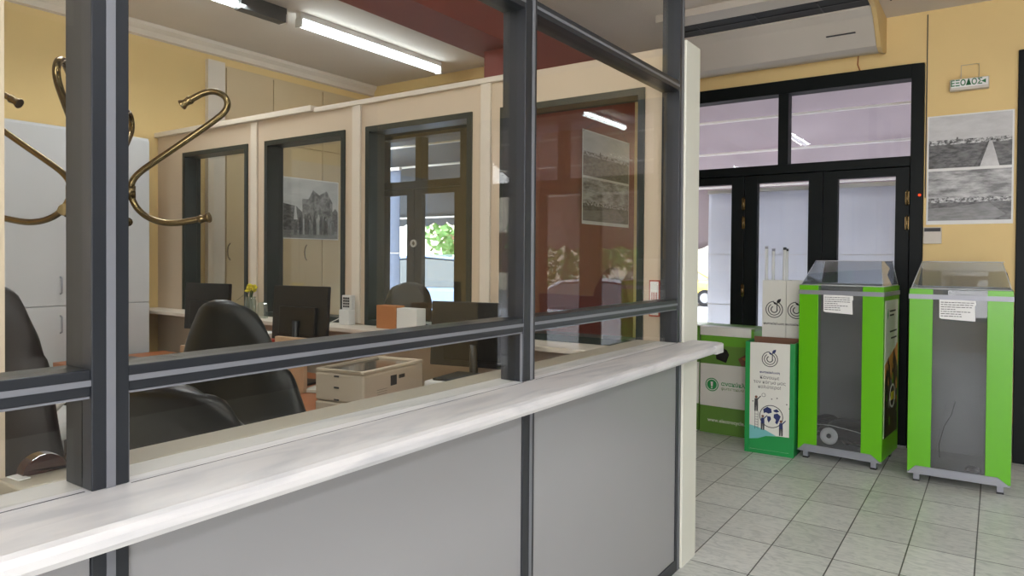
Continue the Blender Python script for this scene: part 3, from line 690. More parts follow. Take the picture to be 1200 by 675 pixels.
b = MB().box(-1.14, -0.93, 5.985, 6.005, 3.262, 3.268); o = b.build('model_plate', 'ink', t); 
b = MB().tube([(-0.97, 6.418, 3.19), (-0.975, 6.415, 3.12), (-0.955, 6.42, 3.063)], 0.005, seg=6); b.build('cable', 'cardboard', t)
# pipe line on the wall, exit sign, thermostat
b = MB().tube([(-0.478, YF-0.006, 2.0), (-0.478, YF-0.006, 3.44)], 0.004, seg=6)
tag(b.build('wall_cable', 'ink'), 'thin dark cable running up the yellow wall beside the door', 'cable')
t = thing('exit_sign', 'small green and white exit sign hanging above the landscape prints', 'exit sign', (-0.195, YF-0.055, 2.845))
MB().box(-0.125, 0.125, -0.03, 0.03, -0.042, 0.042).build('housing', 'acwhite', t, bevel=0.006)
MB().box(-0.115, 0.118, -0.034, -0.0305, -0.022, 0.038).build('sign_face', 'paper', t)
text('lettering', 'ΕΞΟΔΟΣ', 0.062, 'signgreen', t, (-0.018, -0.0348, 0.008), bold=0.0014, sx=0.80)
MB().prism([(0.105, 0.024), (0.075, 0.008), (0.105, -0.008)], 'y', -0.0355, -0.0345).build('arrow', 'signgreen', t)
MB().tube([(-0.055, 0.0, 0.042), (-0.055, 0.045, 0.16), (0.06, 0.045, 0.16), (0.06, 0.0, 0.042)], 0.002, seg=6).build('hanging_wire', 'steel', t)
t = thing('thermostat', 'small white control box under the landscape prints', 'thermostat', (-0.425, YF-0.012, 1.70))
MB().box(-0.062, 0.062, -0.011, 0.011, -0.065, 0.065).build('housing', 'acwhite', t, bevel=0.004)
MB().box(-0.055, 0.055, -0.0135, -0.0112, 0.03, 0.058).build('display', 'ink', t)
b = MB().lathe([(0.0, 0.01), (0.008, 0.008), (0.01, 0.0), (0.0, 0.0)], seg=12); o = b.build('indicator_light', 'redled', None); o.location = (-0.515, YF-0.032, 2.02); o.rotation_euler = (PI/2, 0, 0)
tag(o, 'tiny glowing red light on the dark door frame', 'indicator light')

# ------------------------------------------------------------------ black and white prints
def twin_print(label, loc, rz, w=0.56, h=0.85, road=True):
    """sheet with two landscape photographs, local: x right, z up, faces -y"""
    t = thing('landscape_print', label, 'photo print', loc, rz)
    MB().box(-w/2, w/2, -0.003, 0, 0, h).build('sheet', 'paper', t)
    x0, x1 = -w/2+0.012, w/2-0.012; y0, y1 = -0.0042, -0.0031
    b = MB(); z0, z1 = h*0.515, h-0.01; hz = z0+(z1-z0)*0.50
    b.box(x0, x1, y0, y1, hz, z1, 'bsky').box(x0, x1, y0-0.0006, y1, hz-0.02, hz+0.018, 'btown')
    b.prism([(x0, z0), (x1, z0), (x1, hz-0.018), (x0, hz-0.018)], 'y', y0, y1, 'bland')
    if road: b.prism([(x0+w*0.60, z0), (x0+w*0.82, z0), (x0+w*0.735, hz-0.01), (x0+w*0.705, hz-0.01)], 'y', y0-0.001, y0-0.0001, 'broad')
    if road: b.prism([(x0+w*0.53, z0), (x0+w*0.60, z0), (x0+w*0.704, hz-0.01), (x0+w*0.69, hz-0.01)], 'y', y0-0.0012, y0-0.0002, 'bdark')
    rr = random.Random(2)
    for k in range(26):
        x = rr.uniform(x0+0.02, x1-0.02); q = rr.uniform(0.006, 0.02); b.box(x, x+rr.uniform(0.005, 0.014), y0-0.0008, y1, hz, hz+q, 'btown' if k % 2 else 'bhouse')
    b.prism([(x0+w*0.32, hz), (x0+w*0.35, hz), (x0+w*0.345, hz+0.035), (x0+w*0.33, hz+0.035)], 'y', y0-0.0009, y1, 'bdark')
    b.build('upper_photo', None, t)
    b = MB(); z0, z1 = 0.03, h*0.49; hz = z0+(z1-z0)*0.40
    b.box(x0, x1, y0, y1, hz, z1, 'bcloud').box(x0, x1, y0-0.0006, y1, hz-0.015, hz+0.02, 'btown')
    b.box(x0, x1, y0, y1, z0, hz-0.015, 'bland')
    b.prism([(x0, z0), (x0+w*0.75, z0), (x0+w*0.9, z0+0.04), (x0+w*0.70, hz-0.02), (x0+w*0.3, hz-0.05), (x0, hz-0.06)], 'y', y0-0.0005, y1, 'bsea')
    for k in range(22):
        x = rr.uniform(x0+0.02, x1-0.02); q = rr.uniform(0.01, 0.028); b.box(x, x+rr.uniform(0.006, 0.016), y0-0.0008, y1, hz+0.005, hz+q, 'bhouse' if k % 2 else 'btown')
    b.build('lower_photo', None, t)
    return t
twin_print('white print with two grey seaside landscapes on the yellow wall', (-0.19, YF-0.001, 1.785), 0)
t = twin_print('print with two grey landscapes hanging on the red wall', (-2.978+0.02, 5.79, 1.80), math.radians(90), 0.93, 0.82, False)
b = MB().tube([(-0.46, -0.004, 0.80), (0.0, -0.004, 1.04), (0.46, -0.004, 0.80)], 0.002, seg=5); b.build('hanging_string', 'ink', t)
t = thing('old_town_print', 'grey photo of an old stone house with figures taped to the wardrobe', 'photo print', (-5.951, 4.875, 1.68), math.radians(90))
w, h = 0.73, 0.63
MB().box(-w/2, w/2, -0.003, 0, 0, h).build('sheet', 'paper', t)
b = MB(); b.box(-w/2+.01, w/2-.01, -0.0042, -0.0031, 0.01, h-.01, 'bsky')
b.prism([(-0.12, 0.05), (0.28, 0.05), (0.28, 0.40), (0.20, 0.52), (0.10, 0.47), (0.02, 0.52), (-0.04, 0.42), (-0.12, 0.42)], 'y', -0.005, -0.0043, 'bhouse')
b.prism([(-w/2+.01, 0.05), (-0.12, 0.05), (-0.12, 0.28), (-0.2, 0.34), (-w/2+.01, 0.36)], 'y', -0.005, -0.0043, 'bland')
b.prism([(0.28, 0.05), (w/2-.01, 0.05), (w/2-.01, 0.30), (0.32, 0.34), (0.28, 0.30)], 'y', -0.005, -0.0043, 'bland')
b.box(-w/2+.01, w/2-.01, -0.0054, -0.0043, 0.01, 0.09, 'bsea')
rr = random.Random(9)
for k in range(22):
    x = rr.uniform(-0.15, 0.33); s_ = rr.uniform(0.14, 0.22); b.prism([(x-0.014, 0.05), (x+0.014, 0.05), (x+0.016, 0.05+s_*0.75), (x+0.006, 0.05+s_), (x-0.008, 0.05+s_), (x-0.016, 0.05+s_*0.75)], 'y', -0.0062, -0.0055, 'bdark' if k % 3 else 'broad')
b.prism([(-0.225, 0.04), (-0.185, 0.04), (-0.185, 0.20), (-0.225, 0.20)], 'y', -0.0062, -0.0055, 'bdark'); b.prism([(-0.228, 0.20), (-0.182, 0.20), (-0.20, 0.34), (-0.215, 0.34)], 'y', -0.0062, -0.0055, 'broad')
b.build('photo', None, t)

# ------------------------------------------------------------------ wardrobe and cabinets
t = thing('wardrobe', 'tall beige built-in wardrobe seen through the inner windows', 'wardrobe', (XS+0.001, 0, 0))
MB().box(0, 0.025, 3.885, 5.80, 0.0, 3.28).build('carcass', 'wardrobe', t)
for i, (y0, y1, hy) in enumerate(((3.89, 4.40, 0), (4.41, 5.02, 4.82), (5.03, 5.78, 0))):
    dr = MB().box(0.026, 0.044, y0, y1, 0.08, 2.62).build('door', 'wardrobe', t, bevel=0.002)
    MB().box(0.026, 0.044, y0, y1, 2.63, 3.26).build('upper_door', 'wardrobe', t, bevel=0.002)
    if hy or i == 0:
        hh = hy or 3.93
        MB().tube([(0.044, hh, 1.46), (0.058, hh-0.032, 1.49), (0.062, hh-0.042, 1.54), (0.058, hh-0.032, 1.59), (0.044, hh, 1.62)], 0.006, seg=8).build('handle', 'brass', dr)
def cabinet(label, y0, y1, hside):
    t = thing('filing_cabinet', label, 'cabinet', (XS+0.002, y0, 0), 0, 'tall light grey cabinets on the left wall')
    w = y1-y0; MB().box(0, 0.47, 0, w-0.002, 0.0, 2.42).build('carcass', 'cabinet', t, bevel=0.002)
    for z0, z1, hz in ((0.08, 1.128, 1.00), (1.136, 2.40, 1.28)):
        dr = MB().box(0.4705, 0.488, 0.003, w-0.005, z0, z1).build('door', 'cabinet', t, bevel=0.002)
        hy = w-0.055 if hside > 0 else 0.05
        MB().tube([(0.488, hy, hz-0.06), (0.512, hy, hz-0.055), (0.512, hy, hz+0.055), (0.488, hy, hz+0.06)], 0.006, seg=8).build('handle', 'greymetal', dr)
    return t
cabinet('tall light grey cabinet at the far left behind the brown chair', 1.42, 2.34, 1)
cabinet('tall light grey cabinet ending beside the inner windows', 2.342, 2.93, -1)
cabinet('tall light grey cabinet nearest the cream wall end', 0.50, 1.418, -1)

# ------------------------------------------------------------------ ceiling lamps
def strip_lamp(label, x, y0, y1, dark=0.0, group=None):
    t = thing('ceiling_lamp', label, 'ceiling lamp', (x, y0, H), 0, group)
    L_ = y1-y0
    MB().box(-0.03, 0.03, 0, L_, -0.05, -0.001).build('housing', 'lampbody' if dark else 'whiteplastic', t, bevel=0.004)
    MB().tube([(0, 0.02, -0.085), (0, L_-0.02-dark, -0.085)], 0.033, seg=12).build('lit_tube', 'tubelit', t)
    for yy in (0.0, L_-0.02): MB().box(-0.035, 0.035, yy, yy+0.019, -0.12, -0.0505).build('tube_holder', 'whiteplastic', t)
    if dark: MB().box(-0.045, 0.045, L_-dark, L_-0.021, -0.12, -0.0505).build('dark_cover', 'lampbody', t)
    return t
strip_lamp('lit white tube lamp on the ceiling seen whole through the glass', -4.66, 3.68, 5.42)
strip_lamp('ceiling lamp with dark end cover at the top edge', -4.70, 1.95, 3.58, 0.42)
strip_lamp('lit tube lamp mirrored in the fourth inner window', -4.45, -2.55, -1.25)
strip_lamp('unseen tube lamp added above the counter side of the office', -2.6, 0.8, 2.0)  # out of view, added to light the office
for i, (x, y) in enumerate(ADDED_LAMPS):  # fixtures for the added lobby lights, all out of view
    t = thing('ceiling_lamp', ('unseen lobby lamp added behind the viewer', 'unseen lobby lamp added nearest the viewer', 'unseen lobby lamp added near the side wall')[i], 'ceiling lamp', (x, y, H))
    MB().box(-0.14, 0.14, -0.68, 0.68, -0.06, -0.001).build('housing', 'whiteplastic', t, bevel=0.006)
    for dx in (-0.06, 0.06): MB().tube([(dx, -0.62, -0.075), (dx, 0.62, -0.075)], 0.014, seg=10).build('lit_tube', 'tubelit', t)

# ------------------------------------------------------------------ coat stand
Rv = Vector((math.cos(YAW), math.sin(YAW), 0)); Fv = Vector((-math.sin(YAW), math.cos(YAW), 0))
t = thing('coat_stand', 'brass coat stand with curled S shaped hooks behind the glass', 'coat stand', (-1.75, 0.813, 0), YAW)
MB().tube([(0, 0, 0.06), (0, 0, 1.95)], 0.018, seg=14).build('pole', 'brass', t)
MB().lathe([(0.0, 2.02), (0.02, 2.01), (0.028, 1.98), (0.018, 1.95), (0.0, 1.95)], seg=16).build('finial', 'brass', t)
b = MB(); b.lathe([(0.018, 1.642), (0.066, 1.642), (0.07, 1.650), (0.066, 1.658), (0.018, 1.658)], seg=28); b.build('collar', 'brass', t)
b = MB(); b.lathe([(0.0, 0.0), (0.20, 0.0), (0.20, 0.02), (0.05, 0.05), (0.018, 0.07), (0, 0.07)], seg=28); b.build('base', 'brass', t)
up = [(0.071, 1.655), (0.074, 1.675), (0.090, 1.695), (0.125, 1.720), (0.20, 1.771), (0.27, 1.820), (0.296, 1.842), (0.302, 1.862), (0.292, 1.880), (0.268, 1.890), (0.245, 1.886), (0.222, 1.874), (0.205, 1.864)]
lo = [(0.071, 1.645), (0.075, 1.630), (0.088, 1.608), (0.110, 1.590), (0.142, 1.578), (0.178, 1.576), (0.212, 1.582), (0.243, 1.588)]
def smoothp(p, n=3):
    for _ in range(n-1):
        q = [p[0]]
        for a, c in zip(p, p[1:]): q += [(a[0]*.75+c[0]*.25, a[1]*.75+c[1]*.25), (a[0]*.25+c[0]*.75, a[1]*.25+c[1]*.75)]
        q.append(p[-1]); p = q
    return p
for ang in (0, PI, math.radians(-74), math.radians(106)):
    ca, sa = math.cos(ang), math.sin(ang); f3 = lambda q: (q[0]*ca, q[0]*sa, q[1])
    b = MB()
    for pr in (up, lo):
        P_ = smoothp(pr); b.tube([f3(q) for q in P_], 0.0075, seg=12)
        e = P_[-1]; e0 = P_[-3]; dv = (Vector(f3(e))-Vector(f3(e0))).normalized(); c0 = Vector(f3(e))
        b.tube([c0-dv*0.012, c0-dv*0.008, c0, c0+dv*0.006, c0+dv*0.014, c0+dv*0.016], [0.008, 0.0105, 0.0085, 0.0085, 0.0125, 0.0118], seg=12)
    b.tube([f3((0.071, 1.636)), f3((0.071, 1.664))], 0.011, seg=10)
    b.build('hook', 'brass', t)

# ------------------------------------------------------------------ office furniture
t = thing('desk', 'orange beech desk below the inner office windows', 'desk')
MB().box(-5.4, -1.75, 2.19, 2.98, 0.72, 0.75).build('desk_top', 'desk', t, bevel=0.003)
MB().box(-5.38, -1.77, 2.55, 2.57, 0.12, 0.719).build('modesty_panel', 'deskdark', t)
for x in (-5.36, -3.55, -1.80): MB().box(x-0.015, x+0.015, 2.25, 2.95, 0.0, 0.719).build('desk_side', 'deskdark', t)
def monitor(label, cx, cy, zb, w, h, rz, stand=0.75, tilt=0.06):
    t = thing('monitor', label, 'monitor', (cx, cy, stand), rz, 'black computer monitors on the office desk')
    T = Matrix.Translation((0, 0, zb-stand)) @ Matrix.Rotation(-tilt, 4, 'X')
    b = MB().box(-w/2, w/2, -0.012, 0.018, 0, h, None, T); b.build('case', 'charcoal', t, bevel=0.004)
    MB().box(-w*0.33, w*0.33, -0.035, -0.0125, h*0.10, h*0.62, None, T).build('rear_bulge', 'black', t, bevel=0.006)
    MB().box(-w/2+0.012, w/2-0.012, 0.0182, 0.0195, 0.015, h-0.012, None, T).build('screen', 'black', t)
    MB().tube([(0, -0.03, 0.01), (0, -0.03, zb-stand+0.12)], 0.022, seg=10).build('neck', 'black', t)
    MB().prism([(-0.12, -0.10), (0.12, -0.10), (0.12, 0.08), (-0.12, 0.08)], 'z', 0.001, 0.014).build('foot', 'black', t, bevel=0.004)
    return t
monitor('black monitor turned slightly left, behind the big black chair', -4.36, 2.70, 1.005, 0.37, 0.31, math.radians(14))
monitor('black monitor standing right of the flower vase', -3.40, 2.70, 1.00, 0.41, 0.325, math.radians(10))
monitor('black monitor at the right beside the cardboard box on the sill', -2.20, 2.86, 0.935, 0.53, 0.335, math.radians(12), 0.75)
def office_chair(name, label, loc, rz, m, top=1.22, wd=0.26, hb=0.62, flare=1.0):
    t = thing(name, label, 'chair', loc, rz)
    zs = 0.50
    MB().blob((0, 0, zs), 0.27, 0.26, 0.075, seg=24, rings=10, sq=0.5).build('seat', m, t)
    z0 = top-hb
    def fn(u, v):
        a = (u-0.5)*2; z = z0+v*hb
        wv = wd*(1.0*(1-v)*flare + 0.82*v)*(1-max(0, (v-0.80)/0.2)**2.2*0.35)
        x = a*wv; zt = z-(abs(a)**3.5)*0.06*(1 if v > 0.7 else 0)
        y = 0.22+0.10*v-0.05*(a*a)*1.2+0.02*math.sin(v*PI*2)
        return (x, y, zt)
    bk = MB().grid(fn, 16, 18).build('backrest', m, t, solid=0.07)
    sb = bk.modifiers.new('sub', 'SUBSURF'); sb.levels = 1; sb.render_levels = 1
    for s_ in (-1, 1):
        MB().tube([(s_*0.27, 0.20, 0.62), (s_*0.31, 0.12, 0.72), (s_*0.32, -0.05, 0.73), (s_*0.31, -0.16, 0.68), (s_*0.28, -0.14, 0.52)], [0.02, 0.03, 0.032, 0.028, 0.02], seg=10).build('armrest', m, t)
    MB().tube([(0, 0, 0.10), (0, 0, 0.45)], 0.028, seg=12).build('gas_column', 'black', t)
    for k in range(5):
        a = k*2*PI/5+0.3
        lg = MB().tube([(0, 0, 0.12), (0.16*math.cos(a), 0.16*math.sin(a), 0.10), (0.30*math.cos(a), 0.30*math.sin(a), 0.07)], [0.03, 0.024, 0.018], seg=8).build('leg', 'black', t)
        MB().tube([(0.30*math.cos(a)-0.02*math.sin(a), 0.30*math.sin(a)+0.02*math.cos(a), 0.03), (0.30*math.cos(a)+0.02*math.sin(a), 0.30*math.sin(a)-0.02*math.cos(a), 0.03)], 0.029, seg=12).build('castor', 'black', lg)
    return t
office_chair('office_chair', 'big black leather office chair in front of the left monitor', (-2.62, 1.90, 0), math.radians(180+22), 'leather', 1.33, 0.168, 0.88, 2.9)
office_chair('office_chair', 'dark brown high backed office chair at the far left', (-3.04, 1.20, 0), math.radians(180+30), 'brownleather', 1.42, 0.17, 0.9, 1.7)
office_chair('office_chair', 'low black office chair hidden in shadow behind the near glass', (-2.08, 1.38, 0), math.radians(180+20), 'black', 1.13, 0.27, 0.6, 1.25)
office_chair('office_chair', 'black chair beyond the third inner window', (-4.1, 4.3, 0), math.radians(30), 'leather', 1.28, 0.24, 0.7, 1.1)
# printers
def printer(name, label, loc, rz, w, d, h):
    t = thing(name, label, 'printer', loc, rz)
    b = MB(); b.box(0, w, 0, d, 0, h*0.30); b.build('paper_tray', 'beige', t, bevel=0.008)
    bd = MB().box(0, w, 0, d, h*0.315, h*0.93).build('body', 'beige', t, bevel=0.010)
    b = MB(); r = 0.02; b.box(0, r, 0, d, h*0.931, h).box(w-r, w, 0, d, h*0.931, h).box(r, w-r, 0, r, h*0.931, h).box(r, w-r, d-r, d, h*0.931, h); b.build('top_rim', 'beige', t, bevel=0.004)
    MB().box(r+0.001, w-r-0.001, r+0.001, d-r-0.001, h*0.932, h*0.955).build('glass_bed', 'scanner_glass', t)
    b = MB()
    for z in (0.86, 0.62, 0.36): b.box(w*0.40, w*0.50, -0.002, -0.0005, h*z-0.004, h*z+0.004)
    b.box(w+0.0005, w+0.002, d*0.42, d*0.52, h*0.58, h*0.80)
    b.box(w+0.0005, w+0.002, d*0.56, d*0.66, h*0.70, h*0.78)
    for k in range(4): b.box(w+0.0005, w+0.002, d*0.20, d*0.36, h*(0.40+0.05*k), h*(0.405+0.05*k))
    b.build('vents', 'ink', bd)
    return t
printer('printer', 'beige printer with an open scanner bed behind the glass', (-2.66, 2.205, 0.7515), math.radians(8), 0.29, 0.48, 0.22)
t = thing('flatbed_scanner', 'white flatbed scanner with dark lid right of the beige printer', 'scanner', (-2.13, 2.38, 0.7515), math.radians(8))
MB().box(0, 0.28, 0, 0.28, 0, 0.19).build('body', 'whiteplastic', t, bevel=0.008)
MB().box(0.03, 0.25, 0.03, 0.25, 0.1905, 0.20).build('lid', 'charcoal', t)
# papers, packets on the desk
def flat(name, label, cat, x, y, z, w, d, h, rz, m):
    o = MB().box(-w/2, w/2, -d/2, d/2, 0, h).build(name, m, None, bevel=min(0.003, h/4)); o.location = (x, y, z); o.rotation_euler = (0, 0, rz); return tag(o, label, cat)
flat('paper_stack', 'stack of white papers between the black chair and the right monitor', 'papers', -3.82, 2.72, 0.7515, 0.24, 0.16, 0.27, 0.2, 'paper')
flat('red_packet', 'red packet lying left of the right monitor', 'packet', -3.58, 2.60, 0.7515, 0.12, 0.09, 0.255, 0.1, 'redpaper')
flat('tan_folder', 'tan folder standing in front of the right monitor', 'folder', -3.22, 2.50, 0.7515, 0.22, 0.03, 0.30, 0.1, 'tan')
flat('pink_boxes', 'small pale pink box stack left of the big black chair', 'box', -4.28, 2.55, 0.7515, 0.10, 0.10, 0.17, 0.1, 'tan')
flat('keyboard_tray', 'low black device lying at the left end of the desk', 'keyboard', -4.72, 2.42, 0.7515, 0.40, 0.18, 0.05, 0.1, 'black')
flat('green_note_pad', 'crumpled pale note pad between chair and beige printer', 'note pad', -3.05, 2.62, 0.7515, 0.22, 0.14, 0.02, 0.4, 'cartonwhite')
flat('white_papers', 'loose white papers under the right hand monitor', 'papers', -1.82, 2.85, 0.7515, 0.08, 0.10, 0.012, 0.3, 'paper')
# on the sill
zs = 1.0505
flat('cardboard_box', 'small orange brown cardboard box on the sill below the street door view', 'box', -3.145, 3.20, zs, 0.17, 0.08, 0.145, 0, 'cardboard')
flat('white_box', 'small white box on the sill beside the cardboard box', 'box', -2.965, 3.195, zs, 0.17, 0.08, 0.135, 0, 'whiteplastic')
t = thing('flower_vase', 'glass jar of yellow flowers on the sill', 'vase', (-4.52, 3.15, zs))
MB().lathe([(0.0, 0.002), (0.040, 0.002), (0.042, 0.02), (0.040, 0.12), (0.034, 0.135), (0.038, 0.15), (0.036, 0.15), (0.032, 0.136), (0.038, 0.12), (0.039, 0.02), (0.0, 0.006)], seg=24).build('jar', 'vaseglass', t)
rr = random.Random(4); b = MB(); fl = []
for k in range(12):
    a = rr.uniform(0, 2*PI); r = rr.uniform(0.01, 0.045); h = rr.uniform(0.19, 0.235); fl.append((r*math.cos(a)-0.005, r*math.sin(a), h))
    b.tube([(rr.uniform(-.02, .02), rr.uniform(-.02, .02), 0.01), (0.3*r*math.cos(a), 0.3*r*math.sin(a), 0.14), fl[-1]], 0.0018, seg=5)
b.tube([(0.0, 0, 0.14), (-0.06, -0.01, 0.165), (-0.14, -0.02, 0.12)], 0.0018, seg=5)
b.build('stems', 'stem', t)
b = MB()
for c_ in fl:
    for j in range(7):
        b.blob((c_[0]+rr.uniform(-.012, .012), c_[1]+rr.uniform(-.012, .012), c_[2]+rr.uniform(-.008, .01)), 0.011, 0.011, 0.008, seg=7, rings=5)
b.build('blossoms', 'flower', t)
b = MB(); P_ = [(-0.045, 0)]+[(0.048*math.cos(PI-PI*i/16), 0.07+0.048*math.sin(PI-PI*i/16)) for i in range(17)]+[(0.048, 0)]
b.prism(P_, 'y', -0.014, 0.014); o = b.build('glass_plaque', 'vaseglass', None, bevel=0.003); o.location = (-4.38, 3.15, zs)
tag(o, 'round topped clear glass plaque right of the flower jar', 'plaque')
t = thing('framed_notice', 'small red framed notice on the pier beside the ivory wall end', 'notice', (-1.392, YI-0.001, 1.215))
MB().box(-0.028, 0.028, -0.012, 0, 0, 0.18).build('frame', 'redpaper', t, bevel=0.002)
MB().box(-0.022, 0.022, -0.0135, -0.0122, 0.007, 0.173).build('sheet', 'paper', t)
b = MB()
for k in range(4): b.box(-0.014+k*0.0085, -0.010+k*0.0085, -0.0145, -0.0137, 0.07, 0.12)
b.build('red_print', 'redpaper', t)
t = thing('wall_phone', 'white intercom with a grey keypad on the pier between inner windows', 'intercom', (-3.535, 3.165, zs))
MB().box(-0.05, 0.045, 0, 0.06, 0, 0.10).build('base_block', 'whiteplastic', t, bevel=0.006)
MB().box(-0.042, 0.042, 0.02, 0.06, 0.1005, 0.195).build('panel', 'whiteplastic', t, bevel=0.004)
b = MB()
for i in range(3):
    for j in range(4): b.box(-0.028+i*0.021, -0.014+i*0.021, 0.017, 0.0198, 0.115+j*0.018, 0.127+j*0.018)
b.build('keypad', 'ink', t)
MB().tube([(-0.05, 0.03, 0.05), (-0.09, 0.02, 0.03), (-0.12, -0.02, 0.006), (-0.20, -0.04, 0.004)], 0.003, seg=6).build('cord', 'whiteplastic', t)
# by the near glass, on the inner ledge
t = thing('eyeglass_case', 'glossy dark brown double humped case on the ledge behind the near glass', 'case', (-1.442, 0.605, 1.1013), math.radians(90))
b = MB()
b.prism([(-0.075, 0)]+[(-0.038+0.037*math.cos(PI-PI*i/10), 0.034*math.sin(PI*i/10)) for i in range(11)]+[(0.038+0.037*math.cos(PI-PI*i/10), 0.036*math.sin(PI*i/10)) for i in range(11)], 'y', -0.015, 0.015)
b.build('shell', 'brownplastic', t, bevel=0.004)
t = None
flat('white_note', 'small white paper on the ledge at the left edge', 'paper', -1.43, 0.545-0.02, 1.1015, 0.04, 0.02, 0.002, 0.1, 'paper')
# coat: white curved chair back behind the brown chair
office_chair('office_chair', 'white shelled chair behind the dark brown chair', (-4.62, 1.82, 0), math.radians(200), 'whiteplastic', 1.12, 0.2, 0.5, 1.1)

# ------------------------------------------------------------------ street outside
S(MB().box(-14, 12, 6.64, 9.0, -0.16, -0.04).build('ground_pavement', 'pavement'), 'grey pavement outside the doors', 'pavement')
S(MB().box(-40, 30, 9.0, 45, -0.45, -0.30).build('ground_road', 'asphalt'), 'pale asphalt road beyond the pavement', 'road')
def awning(label, x0, x1, ya, za, yb, zb, m, valance, group=None):
    t = thing('awning', label, 'awning', (0, 0, 0), 0)
    rr = random.Random(int(abs(x0)*10)); ph = [rr.uniform(0, 6) for _ in range(4)]
    def fn(u, v):
        x = x0+(x1-x0)*u; return (x, ya+(yb-ya)*v, za+(zb-za)*v - 0.06*math.sin(PI*v) + 0.02*math.sin(x*5+ph[0]+v*3)*math.sin(PI*v))
    MB().grid(fn, 48, 16).build('canvas', m, t, solid=0.004)
    if valance:
        def fv(u, v):
            x = x0+(x1-x0)*u; n = (x1-x0)/0.28; sc = abs(math.sin(u*n*PI))
            L_ = valance*(1-0.0)+0.06*sc
            return (x, yb+0.03*math.sin(x*9+ph[1])*v+0.04*v*math.sin(x*2.3), zb-L_*v)
        MB().grid(fv, 160, 8).build('valance', m, t, solid=0.003)
    b = MB()
    for v in (0.10, 0.30, 0.58, 0.92):
        b.tube([(x0, ya+(yb-ya)*v, za+(zb-za)*v-0.11), (x1, ya+(yb-ya)*v, za+(zb-za)*v-0.11)], 0.014, seg=8)
    for x in (x0+0.06, x1-0.06):
        b.tube([(x, ya, za-0.05), (x, yb, zb-0.05)], 0.02, seg=8)
    b.build('awning_bars', 'bar', t)
    return t
awning('pinkish grey canvas awning over the lobby street doors', -3.2, 3.0, 6.66, 3.30, 8.5, 2.40, 'awning', 0.72)
awning('slate grey canvas awning over the office street door', -9.5, -3.4, 6.10, 3.05, 8.3, 2.15, 'awningdark', 0.10)
def drop_sheet(label, x0, x1, y, z1, z0=0.0, m='sheet'):
    t = thing('drop_sheet', label, 'plastic sheet', (0, 0, 0))
    fn = lambda u, v: (x0+(x1-x0)*u, y+0.012*math.sin(u*(x1-x0)*14)+0.01*math.sin(v*7), z0+(z1-z0)*v)
    MB().grid(fn, 60, 20).build('sheet', m, t, solid=0.002)
    b = MB()
    for z in (0.62, 1.05, 1.55): 
        if z0 < z < z1: b.box(x0, x1, y-0.028, y-0.022, z-0.004, z+0.004)
    b.box(x0, x1, y-0.035, y+0.02, z1, z1+0.035)
    b.build('hem', 'bar', t)
    return t
drop_sheet('bluish white plastic drop sheet hanging outside the lobby doors', -2.42, -0.35, 7.0, 2.16, -0.03)
drop_sheet('bluish white plastic sheet outside the office street door', -7.1, -6.22, 6.5, 2.6, -0.03, 'sheetblue')
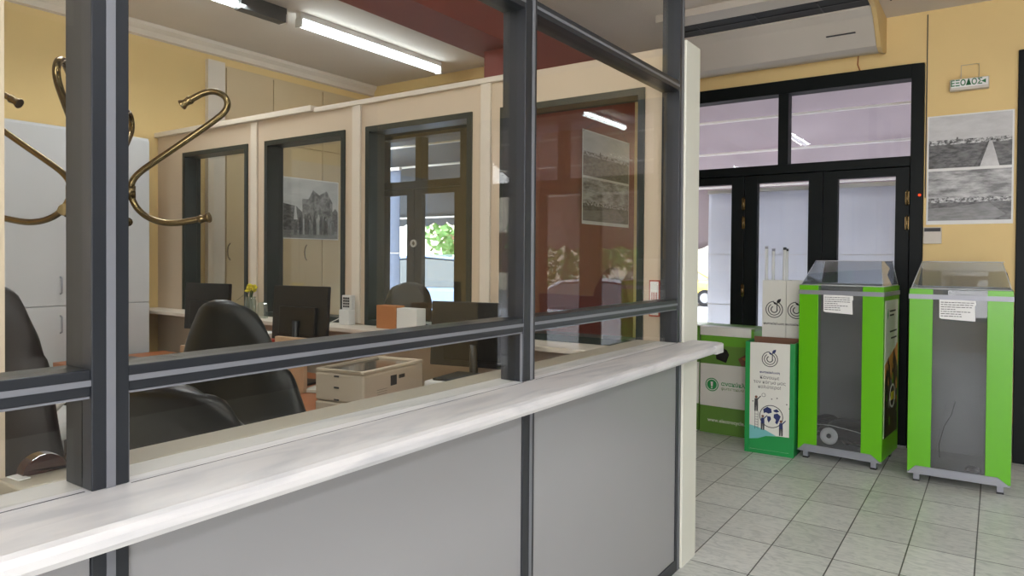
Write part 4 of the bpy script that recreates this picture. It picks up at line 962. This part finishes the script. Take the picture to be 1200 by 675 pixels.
def car(label, loc, rz, m, sc=1.0):
    t = thing('parked_car', label, 'car', loc, rz); t.scale = (sc, sc, sc)
    low = [(-2.1, 0.35), (-2.1, 0.72), (-1.95, 0.88), (-1.2, 0.95), (1.0, 0.97), (1.95, 0.85), (2.12, 0.66), (2.12, 0.35)]
    MB().prism(low, 'y', -0.85, 0.85).build('body', m, t, bevel=0.06)
    cab = [(-1.75, 0.95), (-1.25, 1.38), (-0.4, 1.45), (0.35, 1.40), (1.05, 0.96)]
    b = MB(); bm = b.bm
    A = [bm.verts.new((x, -0.78+0.18*(z-0.95)/0.5, z)) for x, z in cab]; B = [bm.verts.new((x, 0.78-0.18*(z-0.95)/0.5, z)) for x, z in cab]
    bm.faces.new(A); bm.faces.new(B[::-1])
    for i in range(5): bm.faces.new((A[i], B[i], B[(i+1) % 5], A[(i+1) % 5]))
    b.build('cabin_glass', 'carglass', t, bevel=0.03)
    b = MB(); b.prism([(-1.27, 1.375), (-0.4, 1.45), (0.37, 1.395), (0.30, 1.44), (-0.4, 1.49), (-1.22, 1.43)], 'y', -0.63, 0.63)
    for s_ in (-1, 1):
        for (xa_, za_, xb_, zb_) in ((-1.8, 0.95, -1.25, 1.40), (1.08, 0.95, 0.35, 1.41), (-0.35, 0.95, -0.38, 1.46)):
            b.tube([(xa_, s_*0.79, za_), (xb_, s_*0.61, zb_)], 0.03, seg=8)
    b.build('roof', m, t)
    for x in (-1.35, 1.35):
        for s_ in (-1, 1):
            wl = MB().tube([(x, s_*0.70, 0.32), (x, s_*0.88, 0.32)], 0.32, seg=24).build('wheel', 'rubber', t)
            MB().tube([(x, s_*0.865, 0.32), (x, s_*0.89, 0.32)], 0.19, seg=20).build('hubcap', 'hubcap', wl)
    b = MB()
    for s_ in (-1, 1): b.box(2.05, 2.13, s_*0.62-0.15, s_*0.62+0.15, 0.62, 0.74)
    b.build('headlights', 'whiteplastic', t)
    return t
car('white parked car in the street, mirrored in the partition glass', (3.0, 10.6, -0.30), 0.05, 'carwhite')
car('pale blue parked car seen through the office street door', (-9.3, 11.6, -0.30), 0.1, 'carblue', 1.25)
car('yellow van parked far off at the left of the lobby doors', (-10.5, 27, -0.30), 0.0, 'caryellow')
def tree(label, x, y, r, h):
    t = thing('street_tree', label, 'tree', (x, y, -0.30)); rr = random.Random(int(x*7+y))
    MB().tube([(0, 0, 0), (0.05, 0, h*0.3), (0, 0.05, h*0.55)], [0.14, 0.11, 0.07], seg=8).build('trunk', 'bark', t)
    b = MB(); mi = b._mi(None)
    for k in range(1500):
        a = rr.uniform(0, 2*PI); c_ = rr.uniform(-1, 1); q = r*rr.uniform(0.45, 1)**0.5
        s_ = math.sqrt(1-c_*c_); p = Vector((q*s_*math.cos(a), q*s_*math.sin(a), h*0.62+q*0.85*c_))
        d1 = Vector((rr.uniform(-1, 1), rr.uniform(-1, 1), rr.uniform(-1, 1))).normalized()*0.16; d2 = d1.orthogonal().normalized()*0.08
        v = [b.bm.verts.new(z_) for z_ in (p-d1, p-d2, p+d1, p+d2)]; b.bm.faces.new(v)
    b.build('crown', 'leaf', t, fix=False)
    return t
for i, (x, y, r, h) in enumerate(((-15, 20, 2.2, 4.6), (-10.0, 19, 2.0, 4.2), (4.5, 18, 2.1, 4.4), (8.5, 19, 2.0, 4.0), (1.0, 21, 2.0, 4.4))):
    tree(('leafy street tree furthest left beyond the road', 'leafy street tree behind the pale blue car', 'leafy street tree behind the white car', 'leafy street tree furthest right beyond the road', 'leafy street tree facing the second street doors')[i], x, y, r, h)
t = thing('town_house', 'pale plastered house across the street', 'building', (0, 32, -0.3))
MB().box(-30, 24, 0, 4, 0, 5.5).build('facade_wall', 'facade', t)
for k in range(9):
    x = -27+k*5.8
    w_ = MB().box(x, x+1.3, -0.06, -0.001, 1.0, 3.2).build('shuttered_window', 'shutter', t)
